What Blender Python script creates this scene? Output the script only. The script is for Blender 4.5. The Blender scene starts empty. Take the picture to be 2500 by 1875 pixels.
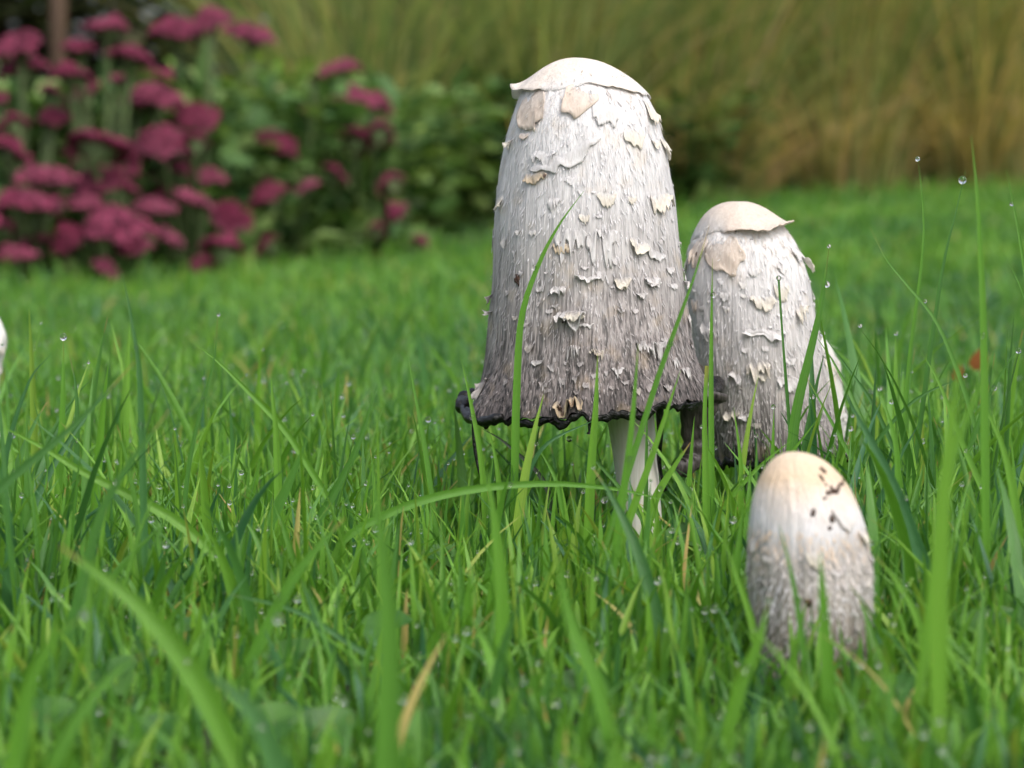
import bpy, math, random
import numpy as np
from mathutils import Vector, Matrix

R = math.radians
rng = np.random.default_rng(7)
random.seed(7)
scene = bpy.context.scene
COL = scene.collection

# ------------------------------------------------------------------ camera, world, sun, exposure
FPX, HORIZ, CAMH = 6400.0, 520.0, 0.11            # focal length and horizon in photograph pixels (2500 x 1875), camera height
PITCH = math.atan((937.5 - HORIZ) / FPX)
FOCUS = 0.772
cam_d = bpy.data.cameras.new('camera')
cam_d.sensor_width = 36.0
cam_d.lens = 36.0 * FPX / 2500.0
cam_d.clip_start = 0.02
cam_d.clip_end = 500
cam_d.dof.use_dof = True
cam_d.dof.focus_distance = FOCUS
cam_d.dof.aperture_fstop = 18.5
cam = bpy.data.objects.new('camera', cam_d)
COL.objects.link(cam)
cam.location = (0, 0, CAMH)
cam.rotation_euler = (R(90) - PITCH, 0, 0)
scene.camera = cam

world = bpy.data.worlds.new('World')
scene.world = world
world.use_nodes = True
wn = world.node_tree
wn.nodes.clear()
SUN_EL, SUN_AZ = R(52), R(148)
sky = wn.nodes.new('ShaderNodeTexSky')
sky.sky_type = 'NISHITA'
sky.sun_disc = False
sky.sun_elevation = SUN_EL
sky.sun_rotation = SUN_AZ
sky.air_density = 1.0
sky.dust_density = 6.0
sky.ozone_density = 1.0
hsv = wn.nodes.new('ShaderNodeHueSaturation')
hsv.inputs['Saturation'].default_value = 0.55      # a cloud-covered sky
hsv.inputs['Value'].default_value = 1.0
bg = wn.nodes.new('ShaderNodeBackground')
bg.inputs['Strength'].default_value = 0.13
wo = wn.nodes.new('ShaderNodeOutputWorld')
wn.links.new(sky.outputs[0], hsv.inputs['Color'])
wn.links.new(hsv.outputs[0], bg.inputs['Color'])
wn.links.new(bg.outputs[0], wo.inputs['Surface'])

sun_d = bpy.data.lights.new('sun', 'SUN')
sun_d.energy = 0.6
sun_d.angle = R(60)
sun_d.color = (1.0, 0.985, 0.96)
sun = bpy.data.objects.new('sun', sun_d)
COL.objects.link(sun)
sd = Vector((math.sin(SUN_AZ) * math.cos(SUN_EL), math.cos(SUN_AZ) * math.cos(SUN_EL), math.sin(SUN_EL)))
sun.rotation_euler = sd.to_track_quat('Z', 'Y').to_euler()

vs = scene.view_settings
vs.view_transform = 'Standard'
vs.look = 'None'
vs.gamma = 1.0
vs.exposure = 0.72
vs.use_curve_mapping = False
scene.render.engine = 'CYCLES'
scene.cycles.use_denoising = True
scene.cycles.max_bounces = 10
scene.cycles.transparent_max_bounces = 8
scene.cycles.caustics_reflective = True
scene.cycles.caustics_refractive = True
scene.cycles.sample_clamp_indirect = 6.0

# ------------------------------------------------------------------ pixel to place
SC = 2500.0 / 2212.0                                # notes were taken on a 2212 pixel wide view
cp, sp_ = math.cos(PITCH), math.sin(PITCH)


def at(px, py, Y):
    """the point at depth Y (metres ahead) that the photograph shows at a pixel of the 2212 wide view"""
    dx = (px * SC - 1250.0) / FPX
    dz = (937.5 - py * SC) / FPX
    fy = cp + dz * sp_
    fz = -sp_ + dz * cp
    k = Y / fy
    return np.array((dx * k, Y, CAMH + fz * k))


def m_per_px(Y):
    return SC * Y / FPX


def S01(v):
    v = np.clip(v, 0, 1)
    return v * v * (3 - 2 * v)


def gz(x, y):
    """height of the lawn: flat near the camera, rising gently towards the far side on the right"""
    x = np.asarray(x, float)
    y = np.asarray(y, float)
    return 0.135 * S01((y - 1.2) / 4.2) * S01((x + 0.9) / 2.0) + 0.0035 * np.sin(x * 9.1 + 1.3) * np.sin(y * 7.3)


EX = [-60, -2.0, -1.2, -.586, -.4, -.156, .26, 1.05, 2.5, 60]
EY = [2.0, 2.3, 2.7, 3.0, 3.4, 4.0, 4.8, 5.4, 5.8, 6.4]


def edge_y(x):
    return np.interp(x, EX, EY)


# ------------------------------------------------------------------ noise
def _h(i, j, k, seed):
    n = (i.astype(np.int64) * 374761393 + j.astype(np.int64) * 668265263 + k.astype(np.int64) * 2147483647 + seed * 974634777)
    n = (n ^ (n >> 13)) * 1274126177
    n = n & 0xffffffff
    n = ((n ^ (n >> 16)) * 2246822519) & 0xffffffff
    return ((n ^ (n >> 15)) & 0xffffff) / float(0xffffff)


def vnoise(x, y, z, seed=0):
    x, y, z = np.broadcast_arrays(np.asarray(x, float), np.asarray(y, float), np.asarray(z, float))
    xi, yi, zi = np.floor(x), np.floor(y), np.floor(z)
    fx, fy, fz = [f * f * (3 - 2 * f) for f in (x - xi, y - yi, z - zi)]
    r = 0
    for a in (0, 1):
        for b in (0, 1):
            for c in (0, 1):
                w = (fx if a else 1 - fx) * (fy if b else 1 - fy) * (fz if c else 1 - fz)
                r = r + w * _h(xi + a, yi + b, zi + c, seed)
    return r * 2 - 1


# ------------------------------------------------------------------ mesh and object helpers
def mk(name, V, F, mat, parent=None, uv=None, attrs=None, smooth=True):
    """one mesh object from arrays: V (n,3) in world metres, F a list of index arrays (m,3) or (m,4)"""
    V = np.asarray(V, np.float32)
    if parent is not None:
        o_ = parent
        while o_ is not None:
            V = V - np.array(o_.location, np.float32)
            o_ = o_.parent
    if not isinstance(F, list):
        F = [F]
    F = [np.asarray(f, np.int32) for f in F if len(f)]
    me = bpy.data.meshes.new(name)
    me.vertices.add(len(V))
    me.vertices.foreach_set('co', V.ravel())
    loops = np.concatenate([f.ravel() for f in F])
    sizes = np.concatenate([np.full(len(f), f.shape[1], np.int32) for f in F])
    me.loops.add(len(loops))
    me.loops.foreach_set('vertex_index', loops)
    me.polygons.add(len(sizes))
    starts = np.concatenate(([0], np.cumsum(sizes)[:-1])).astype(np.int32)
    me.polygons.foreach_set('loop_start', starts)
    me.polygons.foreach_set('use_smooth', np.full(len(sizes), smooth))
    if uv is not None:
        l = me.uv_layers.new(name='UVMap')
        l.data.foreach_set('uv', np.asarray(uv, np.float32)[loops].ravel())
    if attrs:
        for k, a in attrs.items():
            t = me.attributes.new(k, 'FLOAT', 'POINT')
            t.data.foreach_set('value', np.asarray(a, np.float32))
    me.update(calc_edges=True)
    me.validate()
    if mat is not None:
        me.materials.append(mat)
    o = bpy.data.objects.new(name, me)
    COL.objects.link(o)
    if parent is not None:
        o.parent = parent
    return o


def empty(name, loc):
    o = bpy.data.objects.new(name, None)
    o.empty_display_size = 0.01
    COL.objects.link(o)
    o.location = loc
    return o


def tag(o, label=None, cat=None, group=None, kind=None):
    if label:
        o['label'] = label
    if cat:
        o['category'] = cat
    if group:
        o['group'] = group
    if kind:
        o['kind'] = kind
    return o


def grid_faces(nu, nv, wrap=False):
    """quads of a (nv rows) x (nu columns) grid of vertices; wrap joins the last column to the first"""
    i = np.arange(nv - 1)[:, None]
    j = np.arange(nu if wrap else nu - 1)[None, :]
    j2 = (j + 1) % nu
    a = i * nu + j
    b = i * nu + j2
    c = (i + 1) * nu + j2
    d = (i + 1) * nu + j
    return np.stack([a, b, c, d], -1).reshape(-1, 4)


def tube(path, rad, n=10, cap=True):
    path = np.asarray(path, float)
    rad = np.broadcast_to(np.asarray(rad, float), (len(path),))
    T = np.gradient(path, axis=0)
    T /= np.linalg.norm(T, axis=1, keepdims=True) + 1e-12
    ref = np.array((0.123, 0.95, 0.2))
    A = np.cross(T, ref)
    A /= np.linalg.norm(A, axis=1, keepdims=True) + 1e-12
    B = np.cross(T, A)
    th = np.linspace(0, 2 * np.pi, n, endpoint=False)
    V = path[:, None] + rad[:, None, None] * (np.cos(th)[None, :, None] * A[:, None] + np.sin(th)[None, :, None] * B[:, None])
    V = V.reshape(-1, 3)
    F = [grid_faces(n, len(path), True)]
    if cap:
        k = len(V)
        V = np.vstack([V, path[0], path[-1]])
        j = np.arange(n)
        F.append(np.stack([np.full(n, k), (j + 1) % n, j], -1))
        o = (len(path) - 1) * n
        F.append(np.stack([np.full(n, k + 1), o + j, o + (j + 1) % n], -1))
    return V, F


def catmull(P, n):
    P = np.asarray(P, float)
    if len(P) < 3:
        t = np.linspace(0, 1, n)[:, None]
        return P[0] * (1 - t) + P[-1] * t
    Q = np.vstack([2 * P[0] - P[1], P, 2 * P[-1] - P[-2]])
    seg = np.linspace(0, len(P) - 1 - 1e-6, n)
    i = seg.astype(int)
    t = (seg - i)[:, None]
    p0, p1, p2, p3 = Q[i], Q[i + 1], Q[i + 2], Q[i + 3]
    return 0.5 * (2 * p1 + (p2 - p0) * t + (2 * p0 - 5 * p1 + 4 * p2 - p3) * t ** 2 + (3 * p1 - p0 - 3 * p2 + p3) * t ** 3)


# ------------------------------------------------------------------ materials
class M:
    def __init__(self, name):
        self.m = bpy.data.materials.new(name)
        self.m.use_nodes = True
        self.t = self.m.node_tree
        self.t.nodes.clear()
        self.out = self.t.nodes.new('ShaderNodeOutputMaterial')

    def n(self, typ, **kw):
        nd = self.t.nodes.new('ShaderNode' + typ)
        for k, v in kw.items():
            if k.startswith('_'):
                setattr(nd, k[1:], v)
            else:
                nd.inputs[k.replace('__', ' ')].default_value = v
        return nd

    def l(self, a, b):
        self.t.links.new(a, b)

    def ramp(self, fac, stops, interp='LINEAR'):
        nd = self.n('ValToRGB')
        e = nd.color_ramp
        e.interpolation = interp
        while len(e.elements) < len(stops):
            e.elements.new(0.5)
        for el, (p, c) in zip(e.elements, stops):
            el.position = p
            el.color = (c[0], c[1], c[2], 1) if not np.isscalar(c) else (c, c, c, 1)
        self.l(fac, nd.inputs[0])
        return nd.outputs[0]

    def math(self, op, a, b=None):
        nd = self.n('Math', _operation=op)
        for k, v in enumerate((a, b)):
            if v is None:
                continue
            if isinstance(v, (int, float)):
                nd.inputs[k].default_value = v
            else:
                self.l(v, nd.inputs[k])
        return nd.outputs[0]

    def mix(self, fac, a, b, blend='MIX'):
        nd = self.n('Mix', _data_type='RGBA', _blend_type=blend)
        for idx, v in ((0, fac), (6, a), (7, b)):
            if isinstance(v, (int, float)):
                nd.inputs[idx].default_value = v
            elif isinstance(v, tuple):
                nd.inputs[idx].default_value = (*v, 1)
            else:
                self.l(v, nd.inputs[idx])
        return nd.outputs[2]

    def noise(self, scale, vec=None, detail=2.0, mapscale=None, rough=0.55):
        nd = self.n('TexNoise', Scale=scale, Detail=detail, Roughness=rough)
        if vec is None:
            vec = self.n('TexCoord').outputs['Object']
        if mapscale:
            mp = self.n('Mapping')
            mp.inputs['Scale'].default_value = mapscale
            self.l(vec, mp.inputs['Vector'])
            vec = mp.outputs[0]
        self.l(vec, nd.inputs['Vector'])
        return nd.outputs['Fac']

    def bump(self, h, strength=0.5, dist=0.001):
        nd = self.n('Bump', Strength=strength, Distance=dist)
        self.l(h, nd.inputs['Height'])
        return nd.outputs[0]


def grass_material(name, stops, transl=0.28, rough=0.36, tip=(0.36, 0.24, 0.08)):
    m = M(name)
    at_ = m.n('Attribute', _attribute_name='rnd')
    uvn = m.n('UVMap')
    sep = m.n('SeparateXYZ')
    m.l(uvn.outputs[0], sep.inputs[0])
    col = m.ramp(at_.outputs['Fac'], stops)
    # paler, thinner base of the blade and veins along it
    vein = m.noise(1.0, uvn.outputs[0], 3, (38, 1.1, 1))
    col = m.mix(m.ramp(vein, [(.35, 0.0), (.65, 1.0)]), col, m.mix(0.75, col, m.mix(1.0, col, (1.5, 1.35, 1.3), 'MULTIPLY')))
    base = m.ramp(sep.outputs[1], [(0.0, 1.0), (0.28, 0.0)])
    col = m.mix(m.math('MULTIPLY', base, 0.35), col, (0.16, 0.22, 0.05))
    # dry tips on some blades only
    dry = m.n('Attribute', _attribute_name='dry')
    tf = m.ramp(sep.outputs[1], [(0.91, 0.0), (0.98, 1.0)])
    col = m.mix(m.math('MULTIPLY', tf, dry.outputs['Fac']), col, tip)
    p = m.n('BsdfPrincipled', Roughness=rough)
    p.inputs['Specular IOR Level'].default_value = 0.5
    m.l(col, p.inputs['Base Color'])
    m.l(m.bump(vein, 0.35, 0.0006), p.inputs['Normal'])
    tr = m.n('BsdfTranslucent')
    m.l(m.mix(1.0, col, (1.45, 1.5, 0.9), 'MULTIPLY'), tr.inputs['Color'])
    mx = m.n('MixShader')
    mx.inputs[0].default_value = transl
    m.l(p.outputs[0], mx.inputs[1])
    m.l(tr.outputs[0], mx.inputs[2])
    m.l(mx.outputs[0], m.out.inputs[0])
    return m.m


GREEN = [(0.0, (0.042, 0.145, 0.058)), (0.2, (0.054, 0.170, 0.034)), (0.5, (0.098, 0.265, 0.028)), (0.85, (0.158, 0.345, 0.036)), (0.97, (0.22, 0.36, 0.05)), (1.0, (0.42, 0.32, 0.13))]
MAT_GRASS = grass_material('grass', GREEN)
MAT_BLADE = grass_material('grass_blade', GREEN[:-1] + [(1.0, (0.15, 0.32, 0.03))], transl=0.30)
MAT_INKED = grass_material('inked_blade', [(0, (0.010, 0.022, 0.010)), (1, (0.016, 0.035, 0.012))], transl=0.1, rough=0.25)
MAT_ORN = grass_material('border_grass', [(0.0, (0.11, 0.18, 0.07)), (0.3, (0.23, 0.31, 0.11)), (0.55, (0.33, 0.37, 0.14)), (0.72, (0.43, 0.38, 0.16)), (0.88, (0.50, 0.39, 0.17)), (1.0, (0.52, 0.39, 0.26))], transl=0.45, rough=0.5)


def leaf_material(name, stops, transl=0.28, rough=0.6):
    m = M(name)
    a = m.n('Attribute', _attribute_name='rnd')
    col = m.ramp(a.outputs['Fac'], stops)
    col = m.mix(0.35, col, m.mix(1.0, col, m.ramp(m.noise(60.0, None, 3), [(.3, 0.5), (.7, 1.5)]), 'MULTIPLY'))
    p = m.n('BsdfPrincipled', Roughness=rough)
    p.inputs['Specular IOR Level'].default_value = 0.3
    m.l(col, p.inputs['Base Color'])
    tr = m.n('BsdfTranslucent')
    m.l(m.mix(1.0, col, (1.3, 1.35, 0.7), 'MULTIPLY'), tr.inputs['Color'])
    mx = m.n('MixShader')
    mx.inputs[0].default_value = transl
    m.l(p.outputs[0], mx.inputs[1])
    m.l(tr.outputs[0], mx.inputs[2])
    m.l(mx.outputs[0], m.out.inputs[0])
    return m.m


MAT_SEDLEAF = leaf_material('stonecrop_leaf', [(0, (0.05, 0.12, 0.04)), (.5, (0.11, 0.21, 0.06)), (1, (0.23, 0.33, 0.11))])
MAT_BRIGHT = leaf_material('bright_leaf', [(0, (0.09, 0.19, 0.03)), (.5, (0.19, 0.33, 0.055)), (.9, (0.30, 0.40, 0.08)), (1, (.40, .42, .22))])
MAT_SHRUB = leaf_material('shrub_leaf', [(0, (0.035, 0.085, 0.025)), (.5, (0.08, 0.165, 0.04)), (.9, (0.17, 0.25, 0.06)), (1, (.30, .32, .20))])
MAT_HEDGE = leaf_material('hedge_leaf', [(0, (0.018, 0.030, 0.014)), (.6, (0.035, 0.055, 0.02)), (1, (0.085, 0.08, 0.035))])
MAT_RED = leaf_material('red_leaf', [(0, (0.05, 0.012, 0.015)), (.6, (0.16, 0.035, 0.045)), (1, (.35, .10, .09))])
MAT_PALELEAF = leaf_material('silver_leaf', [(0, (0.30, 0.36, 0.30)), (1, (0.42, 0.48, 0.40))])
MAT_CLOVER = leaf_material('clover', [(0, (0.04, 0.13, 0.022)), (1, (0.085, 0.20, 0.04))], rough=0.4)
MAT_FALLEN = leaf_material('fallen_leaf', [(0, (0.20, 0.075, 0.025)), (1, (0.32, 0.12, 0.03))])


def floret_material():
    m = M('stonecrop_floret')
    a = m.n('Attribute', _attribute_name='rnd')
    col = m.ramp(a.outputs['Fac'], [(0, (0.075, 0.009, 0.026)), (.5, (0.175, 0.017, 0.058)), (1, (0.31, 0.040, 0.105))])
    p = m.n('BsdfPrincipled', Roughness=0.7)
    m.l(col, p.inputs['Base Color'])
    m.l(p.outputs[0], m.out.inputs[0])
    return m.m


MAT_FLORET = floret_material()


def plain(name, c1, c2, scale, rough=0.7, bump=0.4, dist=0.002, detail=5, mapscale=None, coat=0):
    m = M(name)
    f = m.noise(scale, None, detail, mapscale)
    p = m.n('BsdfPrincipled', Roughness=rough)
    m.l(m.ramp(f, [(.3, c1), (.7, c2)]), p.inputs['Base Color'])
    m.l(m.bump(f, bump, dist), p.inputs['Normal'])
    p.inputs['Coat Weight'].default_value = coat
    m.l(p.outputs[0], m.out.inputs[0])
    return m.m


MAT_GROUND = plain('lawn_soil', (0.018, 0.030, 0.008), (0.035, 0.045, 0.014), 90)
MAT_BED = plain('bed_soil', (0.018, 0.014, 0.010), (0.045, 0.034, 0.022), 40)
MAT_STEMG = plain('green_stem', (0.05, 0.09, 0.03), (0.10, 0.14, 0.045), 80)
MAT_STAKE = plain('stake_wood', (0.06, 0.035, 0.02), (0.13, 0.08, 0.05), 14, mapscale=(4, 4, .3))
MAT_INK = plain('ink', (0.0015, 0.0015, 0.002), (0.007, 0.006, 0.006), 900, rough=0.16, bump=0.7, dist=0.0010)
MAT_GILL = plain('gills', (0.006, 0.005, 0.006), (0.02, 0.016, 0.017), 900, rough=0.5, mapscale=(1, 1, .1))
MAT_SPECK = plain('soil_speck', (0.02, 0.011, 0.009), (0.13, 0.07, 0.05), 1100, rough=0.7, bump=.8)


def stem_material():
    m = M('stem')
    f = m.noise(900.0, None, 4, (1, 1, .06))
    g = m.noise(60.0, None, 3)
    col = m.mix(m.ramp(f, [(.35, 0.0), (.7, 1.0)]), (0.66, 0.63, 0.56), (0.80, 0.79, 0.74))
    col = m.mix(m.ramp(g, [(.55, 0.0), (.8, .35)]), col, (0.45, 0.38, 0.28))
    p = m.n('BsdfPrincipled', Roughness=0.55)
    p.inputs['Subsurface Weight'].default_value = 0.2
    p.inputs['Subsurface Radius'].default_value = (.005, .004, .003)
    p.inputs['Subsurface Scale'].default_value = 1.0
    m.l(col, p.inputs['Base Color'])
    m.l(m.bump(f, 0.35, 0.0005), p.inputs['Normal'])
    m.l(p.outputs[0], m.out.inputs[0])
    return m.m


MAT_STEM = stem_material()


def cap_material(name, stops, gap, wet=0.0, warm=0.0, tint=None, spot=None, transl=0.0):
    """fibrous cap: strands running from crown to rim, the gaps between them darker towards the rim"""
    m = M(name)
    uvn = m.n('UVMap')
    sep = m.n('SeparateXYZ')
    m.l(uvn.outputs[0], sep.inputs[0])
    obj = m.n('TexCoord').outputs['Object']
    big = m.noise(70.0, obj, 3)
    v = m.math('ADD', sep.outputs[1], m.math('MULTIPLY', m.math('SUBTRACT', big, 0.5), 0.22))
    # streaks lengthen in v with their own small waves
    st1 = m.noise(1.0, obj, 4, (1500, 1500, 24), 0.6)
    st2 = m.noise(1.0, obj, 3, (620, 620, 9), 0.5)
    st = m.math('ADD', m.math('MULTIPLY', st1, 0.65), m.math('MULTIPLY', st2, 0.35))
    strand = m.ramp(v, stops)
    hole = m.ramp(v, gap)
    f = m.ramp(st, [(.42, 0.0), (.56, 1.0)])
    col = m.mix(f, m.mix(1.0, strand, hole, 'MULTIPLY'), strand)
    # yellowish damp patches
    pt = m.noise(120.0, obj, 4)
    col = m.mix(m.ramp(pt, [(.56, 0.0), (.78, warm)]), col, (0.62, 0.46, 0.27))
    if tint:
        ta = m.n('Attribute', _attribute_name='tint')
        tc = m.mix(f, m.mix(1.0, tint, (.90, .87, .84), 'MULTIPLY'), tint)
        if spot:
            tc = m.mix(m.ramp(m.noise(240.0, obj, 3), [(.56, 0.0), (.66, 1.0)]), tc, spot)
        col = m.mix(ta.outputs['Fac'], col, tc)
    p = m.n('BsdfPrincipled')
    m.l(col, p.inputs['Base Color'])
    m.l(m.ramp(st2, [(.3, 0.45 - wet * .2), (.7, 0.7 - wet * .3)]), p.inputs['Roughness'])
    p.inputs['Subsurface Weight'].default_value = 0.12
    p.inputs['Subsurface Radius'].default_value = (.004, .003, .0025)
    p.inputs['Subsurface Scale'].default_value = 1.0
    m.l(m.bump(st, 0.8 if not tint else .4, 0.0012), p.inputs['Normal'])
    if transl:
        tr = m.n('BsdfTranslucent')
        m.l(col, tr.inputs['Color'])
        mx = m.n('MixShader')
        mx.inputs[0].default_value = transl
        m.l(p.outputs[0], mx.inputs[1])
        m.l(tr.outputs[0], mx.inputs[2])
        m.l(mx.outputs[0], m.out.inputs[0])
    else:
        m.l(p.outputs[0], m.out.inputs[0])
    return m.m


CAPSTOPS = [(0.0, (0.80, 0.69, 0.58)), (.10, (0.80, 0.72, 0.65)), (.19, (0.80, 0.79, 0.80)), (.45, (0.74, 0.725, 0.74)), (.62, (0.56, 0.53, 0.53)), (.80, (0.40, 0.36, 0.355)), (.92, (0.25, 0.215, 0.21)), (1.0, (0.12, 0.10, 0.10))]
CAPGAP = [(0.0, .95), (.3, .86), (.6, .66), (.8, .34), (.93, .14), (1.0, .08)]
MAT_CAP = cap_material('cap_fibres', CAPSTOPS, CAPGAP, warm=0.35)
CAP2STOPS = [(0.0, (0.82, 0.71, 0.60)), (.12, (0.81, 0.74, 0.67)), (.22, (0.80, 0.785, 0.795)), (.5, (0.745, 0.72, 0.73)), (.72, (0.58, 0.54, 0.53)), (.88, (0.40, 0.36, 0.355)), (.96, (0.23, 0.20, 0.20)), (1.0, (0.10, 0.085, 0.085))]
CAP2GAP = [(0.0, .94), (.4, .82), (.7, .60), (.9, .28), (1.0, .10)]
MAT_CAP2 = cap_material('cap_fibres_middle', CAP2STOPS, CAP2GAP, warm=0.3)
CAP3STOPS = [(0.0, (0.78, 0.63, 0.48)), (.18, (0.74, 0.57, 0.41)), (.27, (0.77, 0.69, 0.64)), (.36, (0.74, 0.725, 0.745)), (.47, (0.58, 0.54, 0.53)), (.62, (0.43, 0.385, 0.355)), (.80, (0.28, 0.23, 0.195)), (1.0, (0.08, 0.06, 0.05))]
CAP3GAP = [(0.0, 1.0), (.28, .95), (.45, .72), (.8, .42), (1.0, .25)]
MAT_CAP3 = cap_material('cap_fibres_young', CAP3STOPS, CAP3GAP, warm=0.4)
MAT_CAP4 = cap_material('cap_fibres_white', [(0, (0.80, 0.74, 0.66)), (.2, (0.82, 0.81, 0.79)), (.8, (0.78, 0.76, 0.74)), (1, (0.5, 0.46, 0.42))], [(0, .95), (1, .6)], warm=0.2)


TINT = {'w': ((0.80, 0.785, 0.785), None), 'c': ((0.80, 0.745, 0.645), None), 'p': ((0.79, 0.67, 0.57), None), 't': ((0.70, 0.56, 0.38), (0.15, 0.07, 0.03)), 'g': ((0.52, 0.48, 0.465), None), 'k': ((0.82, 0.73, 0.65), None)}


def flake_set(tagname, stops, gap):
    """the scales of one cap: at their roots they look like the cap they grow from, at their free edges like dry skin"""
    return {k: cap_material('scale_%s_%s' % (tagname, k), stops, gap, warm=.1, tint=c, spot=sp, transl=.0 if k == 'k' else .15) for k, (c, sp) in TINT.items()}


FLK1 = flake_set('tall', CAPSTOPS, CAPGAP)
FLK2 = flake_set('medium', CAP2STOPS, CAP2GAP)
FLK3 = flake_set('young', CAP3STOPS, CAP3GAP)


def water_material():
    m = M('dew')
    p = m.n('BsdfPrincipled', Roughness=0.0)
    p.inputs['Base Color'].default_value = (1, 1, 1, 1)
    p.inputs['IOR'].default_value = 1.33
    p.inputs['Transmission Weight'].default_value = 1.0
    m.l(p.outputs[0], m.out.inputs[0])
    return m.m


MAT_DEW = water_material()

# ------------------------------------------------------------------ the ground and the bed
def graded(lo, hi, fine_lo, fine_hi, step):
    a = list(np.arange(fine_lo, fine_hi + 1e-9, step))
    v, s = fine_lo, step
    pre = []
    while v > lo:
        s *= 1.5
        v -= s
        pre.append(max(v, lo))
    v, s = fine_hi, step
    while v < hi:
        s *= 1.5
        v += s
        a.append(min(v, hi))
    return np.array(pre[::-1] + a)


gx = graded(-80, 80, -2.4, 2.4, .06)
gy = graded(-40, 120, -.3, 7, .06)
X, Yg = np.meshgrid(gx, gy)
lawn = mk('ground', np.stack([X, Yg, gz(X, Yg)], -1).reshape(-1, 3), grid_faces(len(gx), len(gy)), MAT_GROUND)
tag(lawn, 'lawn ground under the green grass', 'ground', kind='structure')
bx = graded(-14, 14, -2.4, 2.4, .06)
bt = np.linspace(0, 1, 60) ** 1.5
BX, BT = np.meshgrid(bx, bt)
BY = edge_y(BX) + .05 * vnoise(BX * 5, 0, 0, 3) + BT * 12
BZ = gz(BX, BY) + .006 + .015 * S01((BT * 12) / .3) + .02 * vnoise(BX * 6, BY * 6, 0, 4) * S01(BT * 12 / .2)
bed = mk('flower_bed', np.stack([BX, BY, BZ], -1).reshape(-1, 3), grid_faces(len(bx), len(bt)), MAT_BED)
tag(bed, 'dark soil of the flower bed behind the lawn', 'soil', kind='structure')


# ------------------------------------------------------------------ grass blades (arrays of them)
def blades(base, h, w, az, lean, droop, face, K, rnd, dry, fold=0.25, power=1.7):
    """V, F, uv, attributes of many blades, each a keeled strip of K segments"""
    n = len(base)
    t = np.linspace(0, 1, K + 1)[None, :]
    hor = (lean * h)[:, None] * t ** power
    up = h[:, None] * (t - (droop[:, None]) * t ** 3)
    d = np.stack([np.cos(az), np.sin(az), 0 * az], -1)
    C = base[:, None] + d[:, None] * hor[..., None]
    C[..., 2] += up
    s = np.stack([np.cos(face), np.sin(face), 0 * face], -1)
    nrm = np.stack([-np.sin(face), np.cos(face), 0 * face], -1)
    prof = np.clip((1 - t ** 2.6), 0.03, 1) * (0.62 + 0.38 * np.sin(np.clip(t * 2.2, 0, np.pi / 2)))
    hw = 0.5 * w[:, None] * prof
    Lf = C - s[:, None] * hw[..., None]
    Rt = C + s[:, None] * hw[..., None]
    Md = C + nrm[:, None] * (hw * 2 * fold)[..., None]
    V = np.stack([Lf, Md, Rt], 2).reshape(-1, 3)
    per = (K + 1) * 3
    k = np.arange(K)[:, None] * 3
    q = np.array([[0, 1, 4, 3], [1, 2, 5, 4]])
    loc = (k[:, :, None] + q[None]).reshape(-1, 4)
    F = (np.arange(n)[:, None, None] * per + loc[None]).reshape(-1, 4)
    uv = np.zeros((n, K + 1, 3, 2))
    uv[..., 0] = np.array([0, .5, 1])[None, None, :] + rng.random(n)[:, None, None] * 20
    uv[..., 1] = t[:, :, None]
    return V, F, uv.reshape(-1, 2), {'rnd': np.repeat(rnd, per), 'dry': np.repeat(dry, per)}, C


def join(parts):
    Vs, Fs, U, A = [], [], [], {}
    o = 0
    for V, F, uv, at_, _ in parts:
        Vs.append(V)
        Fs.append(F + o)
        U.append(uv)
        o += len(V)
        for k, v in at_.items():
            A.setdefault(k, []).append(v)
    return np.vstack(Vs), np.vstack(Fs), np.vstack(U), {k: np.concatenate(v) for k, v in A.items()}


def scatter(y0, y1, dens, margin=.10):
    """points on the lawn between two depths, over the wedge the camera sees and a margin beside it"""
    half = lambda y: .205 * y + margin + .04 * y
    area = (y1 - y0) * (half(y0) + half(y1))
    n = int(area * dens)
    y = y0 + (y1 - y0) * rng.random(int(n * 1.6))
    hw = half(y)
    x = (rng.random(len(y)) * 2 - 1) * half(y1)
    k = np.abs(x) < hw
    x, y = x[k][:n], y[k][:n]
    k = y < edge_y(x) + .03
    return x[k], y[k]


# places where no lawn blade may root: the stems (x, y, radius)
KEEP = []


def lawn_patch(y0, y1, dens, hfun, wid, K, lean=(.1, .9), old=.03):
    x, y = scatter(y0, y1, dens)
    for (kx, ky, kr) in KEEP:
        k = (x - kx) ** 2 + (y - ky) ** 2 > kr ** 2
        x, y = x[k], y[k]
    n = len(x)
    tuft = vnoise(x * 22, y * 22, 0, 5)
    h = hfun(x, y) * (0.55 + 0.75 * rng.random(n)) * (1 + .28 * tuft)
    base = np.stack([x, y, gz(x, y) - .003], -1)
    az = rng.random(n) * 2 * np.pi
    ln = lean[0] + (lean[1] - lean[0]) * rng.random(n) ** 1.7
    w = wid * (.55 + .9 * rng.random(n))
    rnd = np.clip(.46 + .23 * rng.standard_normal(n) + .14 * vnoise(x * 9, y * 9, 0, 8) + .16 * vnoise(x * 2.3, y * 2.3, 0, 18), 0, .93)
    old = rng.random(n) < old
    rnd = np.where(old, .97 + .03 * rng.random(n), rnd)
    dry = (rng.random(n) < .12).astype(float)
    return blades(base, h, w, az, ln, .05 + .35 * rng.random(n) * ln, rng.random(n) * 2 * np.pi, K, rnd, dry)


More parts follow.
